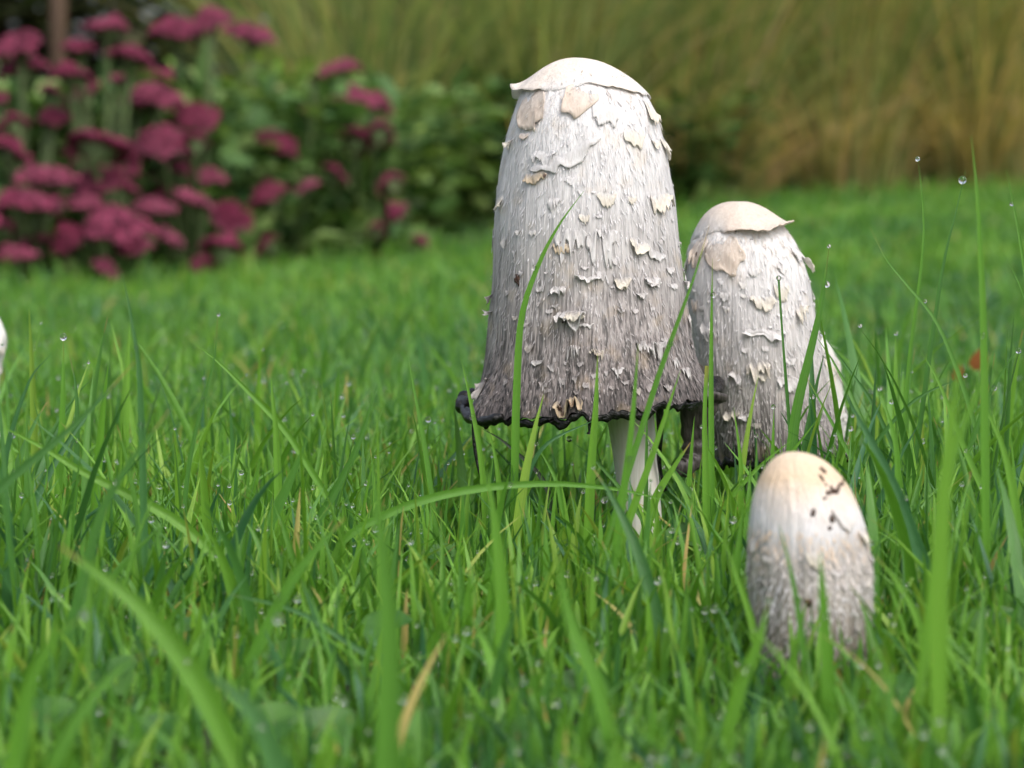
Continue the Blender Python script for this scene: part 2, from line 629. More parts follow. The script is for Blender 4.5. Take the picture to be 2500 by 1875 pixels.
# ------------------------------------------------------------------ mushroom caps
class Cap:
    def __init__(self, rows, Y0, flk, tilt=0.0, wob=.02, seed=1, flare=None, jag=.0012):
        P = []
        for (y, xl, xr) in rows:
            a, b = at(xl, y, Y0), at(xr, y, Y0)
            P.append(((a[0] + b[0]) / 2, (b[0] - a[0]) / 2, a[2]))
        P = np.array(P)
        for _ in range(3):
            Q = [P[0]]
            for i in range(len(P) - 1):
                Q += [P[i] * .75 + P[i + 1] * .25, P[i] * .25 + P[i + 1] * .75]
            P = np.array(Q + [P[-1]])
        d = np.hypot(np.diff(P[:, 1]), np.diff(P[:, 2]))
        self.a = np.concatenate(([0], np.cumsum(d)))
        self.len = self.a[-1]
        self.a /= self.len
        self.flk = flk
        self.P, self.Y0, self.tilt, self.wob, self.seed, self.flare, self.jag = P, Y0, tilt, wob, seed, flare, jag

    def prof(self, s):
        return [np.interp(s, self.a, self.P[:, k]) for k in range(3)]

    def S(self, s, th):
        s, th = np.broadcast_arrays(np.asarray(s, float), np.asarray(th, float))
        c, r, z = self.prof(s)
        cs, sn = np.cos(th), np.sin(th)
        r = r * (1 + self.wob * vnoise(cs * 2.3, sn * 2.3, s * 5, self.seed) + .5 * self.wob * vnoise(cs * 6, sn * 6, s * 13, self.seed + 1))
        if self.flare:
            for (t0, wd, amt) in self.flare:
                dth = (th - t0 + np.pi) % (2 * np.pi) - np.pi
                r = r + amt * np.exp(-(dth / wd) ** 2) * S01((s - .86) / .14) ** 1.5
        z = z + self.tilt * s ** 3 * r * cs
        z = z + self.jag * s ** 12 * (vnoise(cs * 7, sn * 7, 0, self.seed + 3) + .7 * vnoise(cs * 21, sn * 21, 0, self.seed + 4))
        return np.stack([c + r * cs, self.Y0 + r * sn, z], -1)

    def frame(self, s, th):
        e = 2e-3
        p = self.S(s, th)
        ds = self.S(np.minimum(s + e, 1.0), th) - self.S(np.maximum(s - e, 1e-4), th)
        dt = self.S(s, th + e) - self.S(s, th - e)
        ds /= np.linalg.norm(ds, axis=-1, keepdims=True) + 1e-12
        dt /= np.linalg.norm(dt, axis=-1, keepdims=True) + 1e-12
        n = np.cross(ds, dt)
        n /= np.linalg.norm(n, axis=-1, keepdims=True) + 1e-12
        out = p - np.array((self.P[0, 0], self.Y0, self.P[-1, 2]))
        sg = np.sign(np.sum(n * out, -1, keepdims=True))
        sg[sg == 0] = 1
        return p, ds, dt, n * sg

    def locate(self, px, py):
        """crown-to-rim position and bearing of the front surface point seen at a pixel"""
        p = at(px, py, self.Y0 - .6 * self.P[-1, 1])
        p2 = at(px, py, self.Y0)
        z = p[2] * .5 + p2[2] * .5
        i = np.interp(-z, -self.P[:, 2], np.arange(len(self.P)))
        s = np.interp(i, np.arange(len(self.P)), self.a)
        c, r, _ = self.prof(s)
        k = np.clip((p2[0] - c) / max(r, 1e-5), -.995, .995)
        return float(s), float(-math.acos(k))

    def build(self, root, mat, nth, ns, ridge=(.00006, .00035)):
        s = np.linspace(0.0, 1, ns)[:, None] ** 1.05
        s = np.maximum(s, 1e-4)
        th = np.linspace(0, 2 * np.pi, nth, endpoint=False)[None, :]
        p, ds, dt, n = self.frame(s + 0 * th, th + 0 * s)
        cs, sn = np.cos(th) + 0 * s, np.sin(th) + 0 * s
        _, r, _ = self.prof(s + 0 * th)
        k = nth / 16.0
        q = self.len * s
        rd = vnoise(cs * k, sn * k, q * 60, self.seed + 9) * .6 + vnoise(cs * k * .45, sn * k * .45, q * 35, self.seed + 10) * .6
        amp = (ridge[0] + (ridge[1] - ridge[0]) * s ** 3) * np.clip(r / .01, 0, 1)
        fl = vnoise(cs * 11, sn * 11, q * 130, self.seed + 12)
        p = p + n * (amp * rd + .00022 * np.clip(fl, -.2, 1) * np.clip(r / .01, 0, 1))[..., None]
        V = p.reshape(-1, 3)
        uv = np.stack([(th + 0 * s) / (2 * np.pi), s + 0 * th], -1).reshape(-1, 2)
        return mk('cap', V, grid_faces(nth, ns, True), mat, root, uv)

    def gills(self, root, s0=.35, inset=.0022):
        ns, nth = 40, 160
        s = np.linspace(1.0, s0, ns)[:, None]
        th = np.linspace(0, 2 * np.pi, nth, endpoint=False)[None, :]
        p, ds, dt, n = self.frame(s + 0 * th, th + 0 * s)
        depth = inset * np.clip((1 - s) / .02, .0, 1) + .0009 * (np.arange(nth) % 2)[None, :] + .0003
        return mk('gills', (p - n * depth[..., None]).reshape(-1, 3), grid_faces(nth, ns, True), MAT_GILL, root)

    def rim(self, root, rad, th0=0, th1=2 * np.pi, drop=.0, seed=3, inset=.0003):
        nth = 420
        th = np.linspace(th0, th1, nth)
        p = self.S(np.ones(nth), th)
        cs, sn = np.cos(th), np.sin(th)
        p[:, 0] -= inset * cs
        p[:, 1] -= inset * sn
        p[:, 2] -= drop + .0006 * vnoise(cs * 16, sn * 16, 0, seed)
        r = rad * (1 + .45 * vnoise(cs * 5, sn * 5, 0, seed + 1) + .22 * vnoise(cs * 21, sn * 21, 0, seed + 2))
        m_ = 12
        V, F = tube(p, r, m_)
        n_ = nth * m_
        c_ = np.repeat(p, m_, 0)
        dz = V[:n_, 2] - c_[:, 2]
        hang = 1 + 1.1 * np.clip(vnoise(np.repeat(cs, m_) * 6, np.repeat(sn, m_) * 6, 0, seed + 6), 0, 1) + .8 * np.clip(vnoise(np.repeat(cs, m_) * 26, np.repeat(sn, m_) * 26, 0, seed + 7), 0, 1)
        V[:n_, 2] = c_[:, 2] + np.where(dz < 0, dz * hang * 1.3, dz)
        V[:n_, :2] = c_[:, :2] + (V[:n_, :2] - c_[:, :2]) * .7
        return mk('inky_rim', V, F, MAT_INK, root)

    def flake(self, root, s0, th0, w, h, kind, curl=.0012, rot=0.0, jag=.22, seed=0, side=.25, name='scale', lift=.0, full=0.0):
        """a scale: flush with the cap along its upper edge, its ragged lower edge free and curled outwards"""
        rs = np.random.default_rng(seed * 13 + 5)
        small = w < .003
        nu, nq = (9, 5) if small else (25, 10)
        u = np.linspace(-1, 1, nu)[None, :]
        q = np.linspace(0, 1, nq)[:, None]
        o1, o2, o3 = rs.random(3) * 50
        tongue = 1 - (.25 + .35 * rs.random()) * np.abs(u) ** 2
        edge = tongue * (1 + .75 * jag * (.7 * vnoise(u * 2.1 + o1, 0, 0, seed) + 1.0 * vnoise(u * 6 + o2, 0, 0, seed + 7) + .5 * jag * vnoise(u * 13 + o3, 0, 0, seed + 8)))
        skew = .25 * rs.normal()
        wq = (.62 + .38 * np.sin(np.clip(q * 1.15, 0, 1) * np.pi * .62)) * (1 + .12 * vnoise(q * 3 + o2, np.sign(u), 0, seed + 3))
        du = .5 * w * u * wq + skew * .2 * h * q
        dv = h * (.5 - q * np.clip(edge, .15, 1.8)) - .06 * h * (u ** 2) * (1 - q)
        ur = du * math.cos(rot) - dv * math.sin(rot)
        vr = du * math.sin(rot) + dv * math.cos(rot)
        _, R0, _ = self.prof(s0)
        s = np.clip(s0 - vr / self.len, .004, .998)
        th = th0 + ur / max(float(R0), .004)
        p, ds, dt, n = self.frame(s, th)
        cr = .42 * curl * (1 + side * u ** 2 + .7 * vnoise(u * 2.5 + o3, 0, 0, seed + 2))
        # sides stay down near the root of the scale
        off = -.00025 + lift * S01(q * 2) + .0006 * S01(q * 1.6) + cr * q ** 2.2 + .3 * curl * q * vnoise(u * 4 + o1, q * 3, o2, seed + 4)
        p = p + n * off[..., None]
        p = p - ds * (np.clip(q - .55, 0, 1) ** 2 * cr * 1.6)[..., None]
        tint = (S01(q * 1.25) * (.9 if kind != 'w' else .7) + 0 * u)
        tint = full + (1 - full) * tint
        if small:
            tint = tint * .35
        uv = np.stack([th / (2 * np.pi), np.clip(s - .05 * q, 0, 1)], -1)
        o = mk(name, p.reshape(-1, 3), grid_faces(nu, nq), self.flk[kind], root, uv.reshape(-1, 2), {'tint': tint.ravel()})
        if not small:
            md = o.modifiers.new('thick', 'SOLIDIFY')
            md.thickness = .00010
            md.offset = 0
        return o

    def flakes(self, root, items, conv, mag=1.0):
        for i, it in enumerate(items):
            X_, Y_, w, h, kind = it[:5]
            o = it[5] if len(it) > 5 else {}
            x, y, k = conv(X_, Y_)
            s, th = self.locate(x, y)
            mp = m_per_px(self.Y0) * k
            kw = dict(curl=.0004 + .07 * h * mp, seed=self.seed * 100 + i)
            kw.update(o)
            self.flake(root, s, th, w * mp * mag, h * mp * mag, kind, **kw)

    def random_flakes(self, root, n, s_lo, s_hi, size, kinds, seed, front=False):
        rs = np.random.default_rng(seed)
        for i in range(n):
            s = s_lo + (s_hi - s_lo) * rs.random()
            th = (-math.pi * rs.random()) if front else (math.pi * rs.random() * 1.1 - .05 * math.pi)
            w = size * (.5 + rs.random())
            self.flake(root, s, th, w, w * (.6 + .5 * rs.random()), kinds[rs.integers(len(kinds))], curl=.0001 + .14 * w * (.2 + rs.random()), rot=rs.normal() * .3, jag=.2 + .35 * rs.random(), seed=seed + i)

    def fringe(self, root, mat, n, seed, L=(.0015, .0042), lift=(.0003, .0016), s_lo=.1, s_hi=.99, shift=.05):
        rs = np.random.default_rng(seed)
        s = s_lo + (s_hi - s_lo) * rs.random(n) ** .9
        th = rs.random(n) * 2 * np.pi
        p, ds, dt, nn = self.frame(s, th)
        Ln = (L[0] + (L[1] - L[0]) * rs.random(n) ** 2)[:, None]
        lf = (lift[0] + (lift[1] - lift[0]) * rs.random(n) ** 2.2)[:, None]
        w = (.00006 + .00014 * rs.random(n))[:, None]
        ds = ds + dt * (rs.normal(size=n) * .22)[:, None]
        a = p - nn * .0001 - dt * w
        b = p - nn * .0001 + dt * w
        mid = p + ds * Ln * .55 + nn * lf * .35
        c = mid - dt * w * 1.1
        d = mid + dt * w * 1.1
        e = p + ds * Ln * .9 + nn * lf
        V = np.stack([a, b, c, d, e], 1).reshape(-1, 3)
        k = np.arange(n)[:, None] * 5
        Fq = k + np.array([0, 1, 3, 2])
        Ft = k + np.array([2, 3, 4])
        vv = np.clip(s - shift - .1 * rs.random(n), .15, 1)
        uv = np.repeat(np.stack([th / (2 * np.pi), vv], -1), 5, 0)
        return tag(mk('shaggy_fibres', V, [Fq, Ft], mat, root, uv), kind='stuff')

    def crown(self, root, edges, lift, seed, name='crown_skin', kind='k', thick=.0004):
        """the smooth skin over the crown; edges: (bearing in degrees, s of its torn margin, lift of the margin in m)"""
        nth, nr = 140, 16
        th = np.linspace(-np.pi, np.pi, nth, endpoint=False)
        e = sorted(edges)
        dg = np.degrees(th)
        ker = np.hanning(13)
        ker /= ker.sum()
        sm = lambda a: np.convolve(np.concatenate([a[-6:], a, a[:6]]), ker, 'valid')
        sb = sm(np.interp(dg, [a for a, _, _ in e], [b for _, b, _ in e], period=360))
        lf = sm(np.interp(dg, [a for a, _, _ in e], [c for _, _, c in e], period=360))
        cs, sn = np.cos(th), np.sin(th)
        sb = sb * (1 + .05 * vnoise(cs * 3, sn * 3, 0, seed) + .025 * vnoise(cs * 11, sn * 11, 0, seed + 1))
        r = np.linspace(.01, 1, nr)[:, None]
        s = r * sb[None, :]
        p, ds, dt, n = self.frame(s, th[None, :] + 0 * r)
        free = np.clip(lf / .0007 - .25, 0, 1)[None, :]
        off = .0004 - .0007 * r ** 4 * (1 - free) + lf[None, :] * r ** 6 * (1 + .3 * vnoise(cs * 4, sn * 4, 0, seed + 2)[None, :]) + .00015 * vnoise(cs * 4 * r, sn * 4 * r, 1, seed + 5)
        p = p + n * off[..., None] - ds * (lf[None, :] * .6 * r ** 9)[..., None]
        V = np.vstack([p.reshape(-1, 3), p[0].mean(0)])
        j = np.arange(nth)
        tri = np.stack([np.full(nth, nr * nth), j, (j + 1) % nth], -1)
        uv = np.vstack([np.stack([th[None, :] / 6.283 + 0 * r, s], -1).reshape(-1, 2), [[0, 0]]])
        o = mk(name, V, [grid_faces(nth, nr, True), tri], self.flk[kind], root, uv, {'tint': np.concatenate([((.55 + .35 * r) * (1 - (1 - free) * S01(r * 1.6 - .6)) + 0 * s).ravel(), [.5]])})
        md = o.modifiers.new('thick', 'SOLIDIFY')
        md.thickness = thick
        md.offset = 0
        return o

    def speck(self, root, px, py, w, h, seed):
        s, th = self.locate(px, py)
        p, ds, dt, n = self.frame(np.array([s]), np.array([th]))
        rs = np.random.default_rng(seed)
        nu, nv = 22, 10
        a = np.linspace(0, 2 * np.pi, nu, endpoint=False)[None, :]
        b = np.linspace(.05, np.pi - .05, nv)[:, None]
        k = 1 + .75 * vnoise(np.cos(a) * 2.4 + seed, np.sin(a) * 2.4, np.cos(b) * 2, seed)
        V = p[0] + (dt[0] * (np.cos(a) * np.sin(b) * k)[..., None] * w / 2 + ds[0] * (np.sin(a) * np.sin(b) * k)[..., None] * h / 2 + n[0] * (np.cos(b) * k)[..., None] * min(w, h) * .3)
        return mk('soil_speck', V.reshape(-1, 3), grid_faces(nu, nv, True), MAT_SPECK, root)


def make_stem(root, p0, p1, r0, r1, name='stem'):
    t = np.linspace(0, 1, 26)[:, None]
    path = p0 * (1 - t) + p1 * t
    path[:, 0] += .0012 * np.sin(t[:, 0] * 5)
    rad = (r0 * (1 - t) + r1 * t)[:, 0] * (1 + .03 * np.sin(t[:, 0] * 13)) + .25 * r0 * np.exp(-(t[:, 0] / .10) ** 2)
    V, F = tube(path, rad, 28)
    return mk(name, V, F, MAT_STEM, root)


D = 2212.0 / 2500.0


def crop1(X_, Y_):
    return (1050 + X_ / 2.765) * D, (100 + Y_ / 2.765) * D, D / 2.765


def crop2(X_, Y_):
    return (1050 + X_ / 2.765) * D, (600 + Y_ / 2.765) * D, D / 2.765


def crop3(X_, Y_):
    return (1600 + X_ / 2.37) * D, (450 + Y_ / 2.37) * D, D / 2.37


def crop4(X_, Y_):
    return (1700 + X_ / 2.37) * D, (1050 + Y_ / 2.37) * D, D / 2.37


# ---- the tall mushroom
YB = 0.80
rowsB = [(128, 1243, 1243), (129, 1222, 1266), (134, 1202, 1292), (146, 1178, 1322), (163, 1156, 1350), (185, 1136, 1378), (210, 1122, 1400), (245, 1108, 1417), (290, 1095, 1430),
         (340, 1085, 1442), (400, 1076, 1450), (470, 1069, 1460), (540, 1066, 1468), (620, 1062, 1478), (700, 1056, 1489), (770, 1047, 1502), (830, 1034, 1518), (872, 1024, 1530)]
big = Cap(rowsB, YB, FLK1, tilt=.085, wob=.018, seed=11, flare=[(R(205), .35, .0030), (R(150), .25, .002), (R(-15), .3, .0015)])
xb = at(1390, 1240, YB)
rootB = empty('tall_mushroom', (xb[0], YB, float(gz(xb[0], YB))))
tag(rootB, 'tallest shaggy ink cap mushroom with wide grey bell cap and dripping black rim', 'mushroom', 'shaggy ink caps on the lawn')
big.build(rootB, MAT_CAP, 760, 300)
big.gills(rootB)
big.rim(rootB, .0008, drop=.0008, inset=.0009)
big.fringe(rootB, MAT_CAP, 6500, 21)
big.crown(rootB, [(-180, .20, .0034), (-165, .205, .0032), (-150, .20, .0016), (-130, .195, .0004), (-110, .175, .0002), (-95, .165, .0002), (-80, .16, .0006), (-60, .185, .0010), (-40, .205, .0008), (-15, .20, .0004), (30, .22, .001), (90, .24, .001), (140, .22, .002)], .001, 31, thick=.00012)
p0 = np.array(rootB.location) + (0, 0, -.008)
p1 = at(1345, 560, YB)
p1[0] = at(1352, 900, YB)[0] - .003
make_stem(rootB, p0, p1, .0062, .0078)
big.flakes(rootB, [
    (680, 445, 250, 370, 'p', dict(rot=.38, curl=.0009, jag=.12, full=.55)), (1000, 410, 230, 300, 'p', dict(rot=-.5, curl=.0014, jag=.12, full=.5)),
    (1180, 480, 190, 210, 'w', dict(curl=.0006)), (905, 790, 560, 130, 'w', dict(rot=.45, curl=.0014, jag=.35)),
    (760, 790, 180, 120, 'w', dict(jag=.6)), (700, 915, 185, 115, 't', dict(rot=.2, curl=.0016)), (1360, 640, 170, 160, 'c', {}), (1495, 695, 70, 85, 'c', dict(curl=.002)),
    (1480, 470, 150, 260, 'c', dict(rot=-.25, curl=.0022)), (1560, 700, 110, 180, 'c', dict(curl=.002, jag=.4)), (1175, 1060, 130, 110, 'c', {}),
    (1540, 1085, 235, 165, 'c', dict(jag=.6, curl=.0022)), (1340, 1075, 70, 90, 'c', dict(curl=.0004)), (1020, 1195, 70, 90, 'c', {}), (935, 1310, 200, 150, 'w', dict(jag=.9)),
    (880, 1385, 105, 110, 't', dict(jag=.35)), (1130, 1335, 200, 150, 'w', dict(jag=1.0)), (1390, 1390, 165, 130, 'c', dict(rot=-.35, curl=.0022, jag=.15)),
    (1500, 1440, 180, 90, 'w', dict(rot=-.4)), (1050, 1590, 170, 60, 'w', dict(curl=.0026, jag=.3)), (1130, 1570, 60, 70, 'w', {}),
    (478, 1080, 80, 130, 'c', dict(curl=.002)), (500, 1345, 60, 100, 'c', {}), (1280, 1625, 115, 95, 'c', {}), (1470, 1625, 120, 80, 'w', dict(curl=.002)),
    (600, 1280, 50, 50, 'c', {}), (695, 1285, 50, 50, 'c', {}), (940, 940, 50, 60, 'w', {}), (1220, 1480, 60, 60, 'w', {}), (830, 1080, 90, 60, 'w', dict(jag=.8)),
    (1030, 1520, 60, 35, 'w', dict(curl=.002)), (640, 640, 90, 70, 'p', {}), (540, 690, 70, 90, 'c', dict(curl=.002))], crop1)
big.flakes(rootB, [
    (860, 275, 105, 70, 'w', dict(jag=.6, curl=.002)), (1275, 250, 125, 95, 'c', dict(curl=.0018)), (1480, 250, 125, 80, 'w', dict(curl=.002)), (1400, 335, 85, 55, 'w', dict(curl=.002)),
    (930, 470, 205, 130, 'w', dict(jag=.55, curl=.0042, lift=.0005)), (960, 455, 120, 80, 'c', dict(jag=.4, curl=.002, lift=.002)), (1040, 510, 95, 30, 'w', dict(jag=.6)), (670, 650, 62, 82, 'c', dict(jag=.05, curl=.0012)),
    (955, 680, 90, 85, 'w', dict(jag=1.1)), (710, 745, 75, 45, 'w', {}), (810, 770, 52, 70, 'w', dict(rot=.3)), (1000, 765, 42, 52, 'w', {}), (905, 750, 32, 42, 'w', {}),
    (1095, 710, 90, 90, 'c', dict(jag=1.0, curl=.002)), (1105, 705, 35, 35, 't', dict(lift=.002)), (1395, 675, 80, 80, 'w', dict(jag=1.1, curl=.002)), (1480, 690, 105, 95, 'w', dict(jag=.9, curl=.004)), (1240, 820, 85, 60, 'w', dict(jag=.7)),
    (885, 850, 62, 52, 'w', dict(jag=.9)), (755, 890, 62, 62, 'w', dict(jag=.9)), (955, 860, 32, 62, 'w', {}), (1035, 900, 42, 62, 'w', {}), (1350, 950, 55, 95, 'c', dict(jag=.1)),
    (1440, 950, 50, 65, 'g', {}), (1690, 880, 85, 80, 'w', dict(jag=.7)), (1820, 885, 45, 100, 'p', dict(jag=.1)), (910, 1020, 200, 120, 't', dict(jag=.7, curl=.0036)),
    (385, 885, 110, 90, 'g', dict(jag=1.1, curl=.0026)), (1700, 285, 60, 85, 'w', dict(curl=.002)), (1590, 170, 80, 60, 'w', {}), (1265, 425, 42, 42, 'w', {}), (800, 415, 52, 52, 'w', {}),
    (650, 500, 52, 42, 'g', {}), (580, 460, 42, 42, 'c', {}), (415, 440, 60, 45, 'w', dict(curl=.003)), (1730, 530, 85, 100, 'w', dict(jag=.8)), (400, 340, 60, 90, 'c', dict(curl=.002)),
    (1360, 435, 42, 42, 'w', {}), (1195, 930, 30, 40, 'g', {}), (1545, 640, 60, 50, 'w', {}), (1620, 800, 70, 60, 'w', dict(jag=.8)), (1560, 970, 70, 50, 'g', {}), (530, 860, 40, 70, 'w', {}), (645, 350, 40, 50, 'w', {}),
    (1610, 280, 70, 60, 'w', {}), (740, 270, 60, 50, 'w', {}), (1165, 830, 30, 50, 'w', {}), (1280, 900, 60, 40, 'w', {}), (970, 950, 40, 40, 'g', {})], crop2)
big.random_flakes(rootB, 46, .25, .95, .0042, 'wwcgw', 300)
big.random_flakes(rootB, 34, .40, .95, .0017, 'wwgw', 800, True)
for X_, Y_, w_, h_, cr, q in [(682, 932, .0010, .0013, crop1, 1), (1612, 1118, .0007, .0009, crop1, 2), (868, 1360, .001, .0012, crop1, 3), (903, 1372, .0008, .0013, crop1, 4), (590, 205, .0022, .0034, crop2, 5), (855, 1020, .0028, .0022, crop2, 6), (888, 488, .001, .0008, crop2, 7), (945, 135, .003, .001, crop1, 8)]:
    x, y, _ = cr(X_, Y_)
    big.speck(rootB, x, y, w_, h_, q)
# the rolled black margin at the flared side, the torn strip hanging at the other side and the ink that drips
cu = catmull([at(1034, 902, .786), at(1012, 893, .792), at(1000, 878, .800), at(1002, 860, .808), at(1020, 850, .816), at(1040, 856, .82)], 60)
V, F = tube(cu, .0016 * np.sin(np.linspace(.35, 2.9, 60)) ** .5 * (1 + .6 * vnoise(np.arange(60) * .3, 0, 0, 3)), 10)
mk('curled_rim', V, F, MAT_INK, rootB)
cu = catmull([at(1085, 900, .768), at(1048, 910, .772), at(1020, 906, .782), at(1000, 884, .793), at(1012, 862, .803)], 50)
V, F = tube(cu, .0013 * (1 + .5 * vnoise(np.arange(50) * .22, 0, 0, 5)), 10)
mk('curled_rim', V, F, MAT_INK, rootB)
for pts, r0 in [([at(1025, 905, .775), at(1024, 940, .775), at(1028, 985, .775), at(1040, 1040, .775), at(1046, 1080, .775)], .00055), ([at(1272, 892, .768), at(1274, 915, .768), at(1273, 938, .768)], .0007), ([at(1424, 870, .79), at(1426, 930, .792), at(1424, 1000, .795), at(1436, 1060, .797)], .0009), ([at(1186, 905, .767), at(1188, 912, .767)], .0011)]:
    c_ = catmull(pts, 24)
    tt = np.linspace(0, 1, 24)
    V, F = tube(c_, r0 * (1.5 - 1.1 * tt + .9 * np.exp(-((tt - .96) / .05) ** 2)), 8)
    mk('ink_drip', V, F, MAT_INK, rootB)
# torn strip: a folded ribbon
sc_ = catmull([at(1520, 838, .806), at(1508, 880, .806), at(1500, 930, .807), at(1502, 975, .807), at(1492, 1004, .805), at(1470, 1010, .803), at(1460, 1003, .802)], 40)
wd_ = np.interp(np.linspace(0, 1, 40), [0, .2, .6, .8, 1], [.0085, .0050, .0030, .0032, .0022])
V, F = tube(sc_, wd_ * (1 + .22 * vnoise(np.arange(40) * .5, 0, 0, 9)), 14)
V = V.copy()
cc = np.vstack([np.repeat(sc_, 14, 0), sc_[:1], sc_[-1:]])
V[:, 1] = cc[:, 1] + (V[:, 1] - cc[:, 1]) * .55
st_ = mk('torn_strip', V, F, plain('torn_strip', (0.008, 0.007, 0.007), (0.10, 0.085, 0.08), 500, rough=.4, mapscale=(1.5, 1.5, .12), bump=.8, dist=.001), rootB)
cu = catmull([at(1500, 862, .800), at(1528, 852, .803), at(1548, 842, .812), at(1546, 826, .822)], 40)
V, F = tube(cu, .0020 * (1 + .5 * vnoise(np.arange(40) * .2, 0, 0, 13)), 10)
mk('curled_rim', V, F, MAT_INK, rootB)
KEEP.append((rootB.location.x, YB, .008))

# ---- the middle mushroom
YM = 0.848
rowsM = [(438, 1592, 1592), (439, 1572, 1612), (445, 1552, 1634), (458, 1532, 1660), (476, 1516, 1682), (500, 1502, 1702), (530, 1490, 1722), (565, 1484, 1736), (610, 1482, 1748), (660, 1486, 1757),
         (720, 1494, 1768), (780, 1503, 1780), (840, 1513, 1792), (900, 1524, 1803), (945, 1533, 1813), (982, 1542, 1822)]
mid = Cap(rowsM, YM, FLK2, tilt=.06, wob=.018, seed=23, flare=[(R(-10), .4, .0015)])
xm = at(1640, 1200, YM)
rootM = empty('medium_mushroom', (xm[0], YM, float(gz(xm[0], YM))))
tag(rootM, 'medium shaggy ink cap mushroom with lifted peach skin flap on its crown', 'mushroom', 'shaggy ink caps on the lawn')
mid.build(rootM, MAT_CAP2, 620, 250)
mid.gills(rootM)
mid.rim(rootM, .0010, drop=.0006, seed=14)
mid.fringe(rootM, MAT_CAP2, 5200, 22)
mid.crown(rootM, [(-180, .24, .0001), (-150, .22, .0001), (-125, .20, .0001), (-113, .22, .0006), (-97, .235, .0026), (-80, .24, .0034), (-60, .235, .0034), (-40, .22, .0042), (-25, .21, .0052), (-10, .18, .001), (40, .22, .001), (110, .24, .001)], .001, 41, kind='p')
make_stem(rootM, np.array(rootM.location) + (0, 0, -.006), at(1640, 640, YM), .0052, .0062)
mid.flakes(rootM, [
    (360, 410, 240, 280, 'p', dict(rot=.5, curl=.0008, jag=.12, full=.45)), (245, 380, 120, 220, 'p', dict(curl=.0022, jag=.4, full=.5)), (860, 450, 90, 100, 'c', dict(curl=.003, jag=.5)), (800, 400, 120, 110, 'w', {}),
    (590, 665, 150, 100, 'c', dict(jag=.5, curl=.0024)), (690, 605, 90, 130, 'c', dict(curl=.0006)), (475, 575, 42, 55, 'c', {}), (820, 735, 105, 90, 'c', dict(jag=.8, curl=.0022)),
    (605, 850, 245, 62, 'w', dict(jag=.45, curl=.0032)), (288, 830, 95, 120, 'w', dict(jag=.5, curl=.003)), (490, 940, 42, 42, 'w', {}), (600, 935, 42, 45, 'w', {}), (560, 1045, 140, 90, 'c', dict(jag=.8, curl=.0022)),
    (580, 1095, 60, 60, 'c', {}), (720, 1130, 125, 90, 'w', dict(jag=.6, curl=.0022)), (425, 1110, 95, 105, 'w', dict(jag=.7, curl=.0032)), (420, 1310, 120, 65, 'c', dict(jag=.6, curl=.0024)),
    (490, 1320, 75, 50, 'w', dict(curl=.003)), (560, 1370, 52, 52, 'c', {}), (880, 1400, 52, 60, 'p', {}), (960, 1010, 85, 55, 'w', dict(curl=.0024)), (740, 1010, 70, 60, 'w', {}), (880, 1290, 40, 40, 'w', {}), (225, 690, 60, 90, 'p', {}),
    (540, 500, 60, 70, 'w', {}), (700, 480, 70, 70, 'w', {}), (380, 640, 60, 70, 'w', {}), (900, 640, 60, 60, 'w', {})], crop3)
mid.random_flakes(rootM, 36, .25, .95, .0040, 'wwcgw', 1300)
mid.random_flakes(rootM, 70, .35, .96, .0017, 'wwcw', 1500, True)
for X_, Y_, w_, h_, q in [(230, 412, .0014, .0024, 11), (440, 270, .0007, .0006, 12), (530, 318, .001, .0007, 13)]:
    x, y, _ = crop3(X_, Y_)
    mid.speck(rootM, x, y, w_, h_, q)
KEEP.append((rootM.location.x, YM, .007))

# ---- the young egg-shaped mushroom in front
YS = 0.612
rowsS = [(976, 1716, 1716), (977, 1700, 1734), (983, 1684, 1756), (995, 1667, 1780), (1015, 1650, 1806), (1045, 1635, 1832), (1085, 1624, 1852), (1135, 1617, 1868), (1190, 1614, 1879), (1250, 1614, 1885),
         (1310, 1617, 1885), (1370, 1622, 1878), (1430, 1630, 1867), (1475, 1640, 1854), (1505, 1655, 1838)]
sml = Cap(rowsS, YS, FLK3, wob=.026, seed=37, jag=.0006)
xs = at(1746, 1480, YS)
rootS = empty('young_mushroom', (xs[0], YS, float(gz(xs[0], YS))))
tag(rootS, 'young egg-shaped ink cap mushroom with smooth tan crown and soil specks', 'mushroom', 'shaggy ink caps on the lawn')
sml.build(rootS, MAT_CAP3, 420, 200, ridge=(.00003, .00015))
sml.fringe(rootS, MAT_CAP3, 4200, 23, L=(.0012, .0034), lift=(.0003, .0012), s_lo=.36, shift=.16)
make_stem(rootS, np.array(rootS.location) + (0, 0, -.006), at(1746, 1300, YS), .008, .007)
sml.random_flakes(rootS, 60, .45, .9, .0020, 'wwcg', 2300, True)
sml.random_flakes(rootS, 26, .45, .9, .0020, 'wwcg', 2400)
sml.flakes(rootS, [(935, 600, 80, 90, 'c', dict(curl=.001)), (325, 640, 60, 110, 'c', dict(curl=.001)), (640, 700, 90, 120, 'c', {}), (820, 480, 160, 140, 'w', dict(curl=.0006))], crop4)
for X_, Y_, w_, h_, q in [(770, 337, .0024, .0014, 21), (822, 306, .0024, .0009, 22), (735, 345, .0014, .0012, 23), (800, 322, .0012, .001, 31), (752, 322, .0009, .0014, 32), (790, 345, .0012, .0007, 33), (722, 300, .0006, .0012, 34), (842, 292, .0014, .0007, 35), (712, 372, .0010, .0006, 36), (640, 452, .0014, .0016, 24), (745, 492, .0012, .0018, 25), (715, 225, .0012, .0022, 26), (610, 960, .0016, .0016, 27), (735, 540, .001, .001, 28), (700, 265, .0008, .002, 29)]:
    x, y, _ = crop4(X_, Y_)
    sml.speck(rootS, x, y, w_, h_, q)
KEEP.append((rootS.location.x, YS, .015))

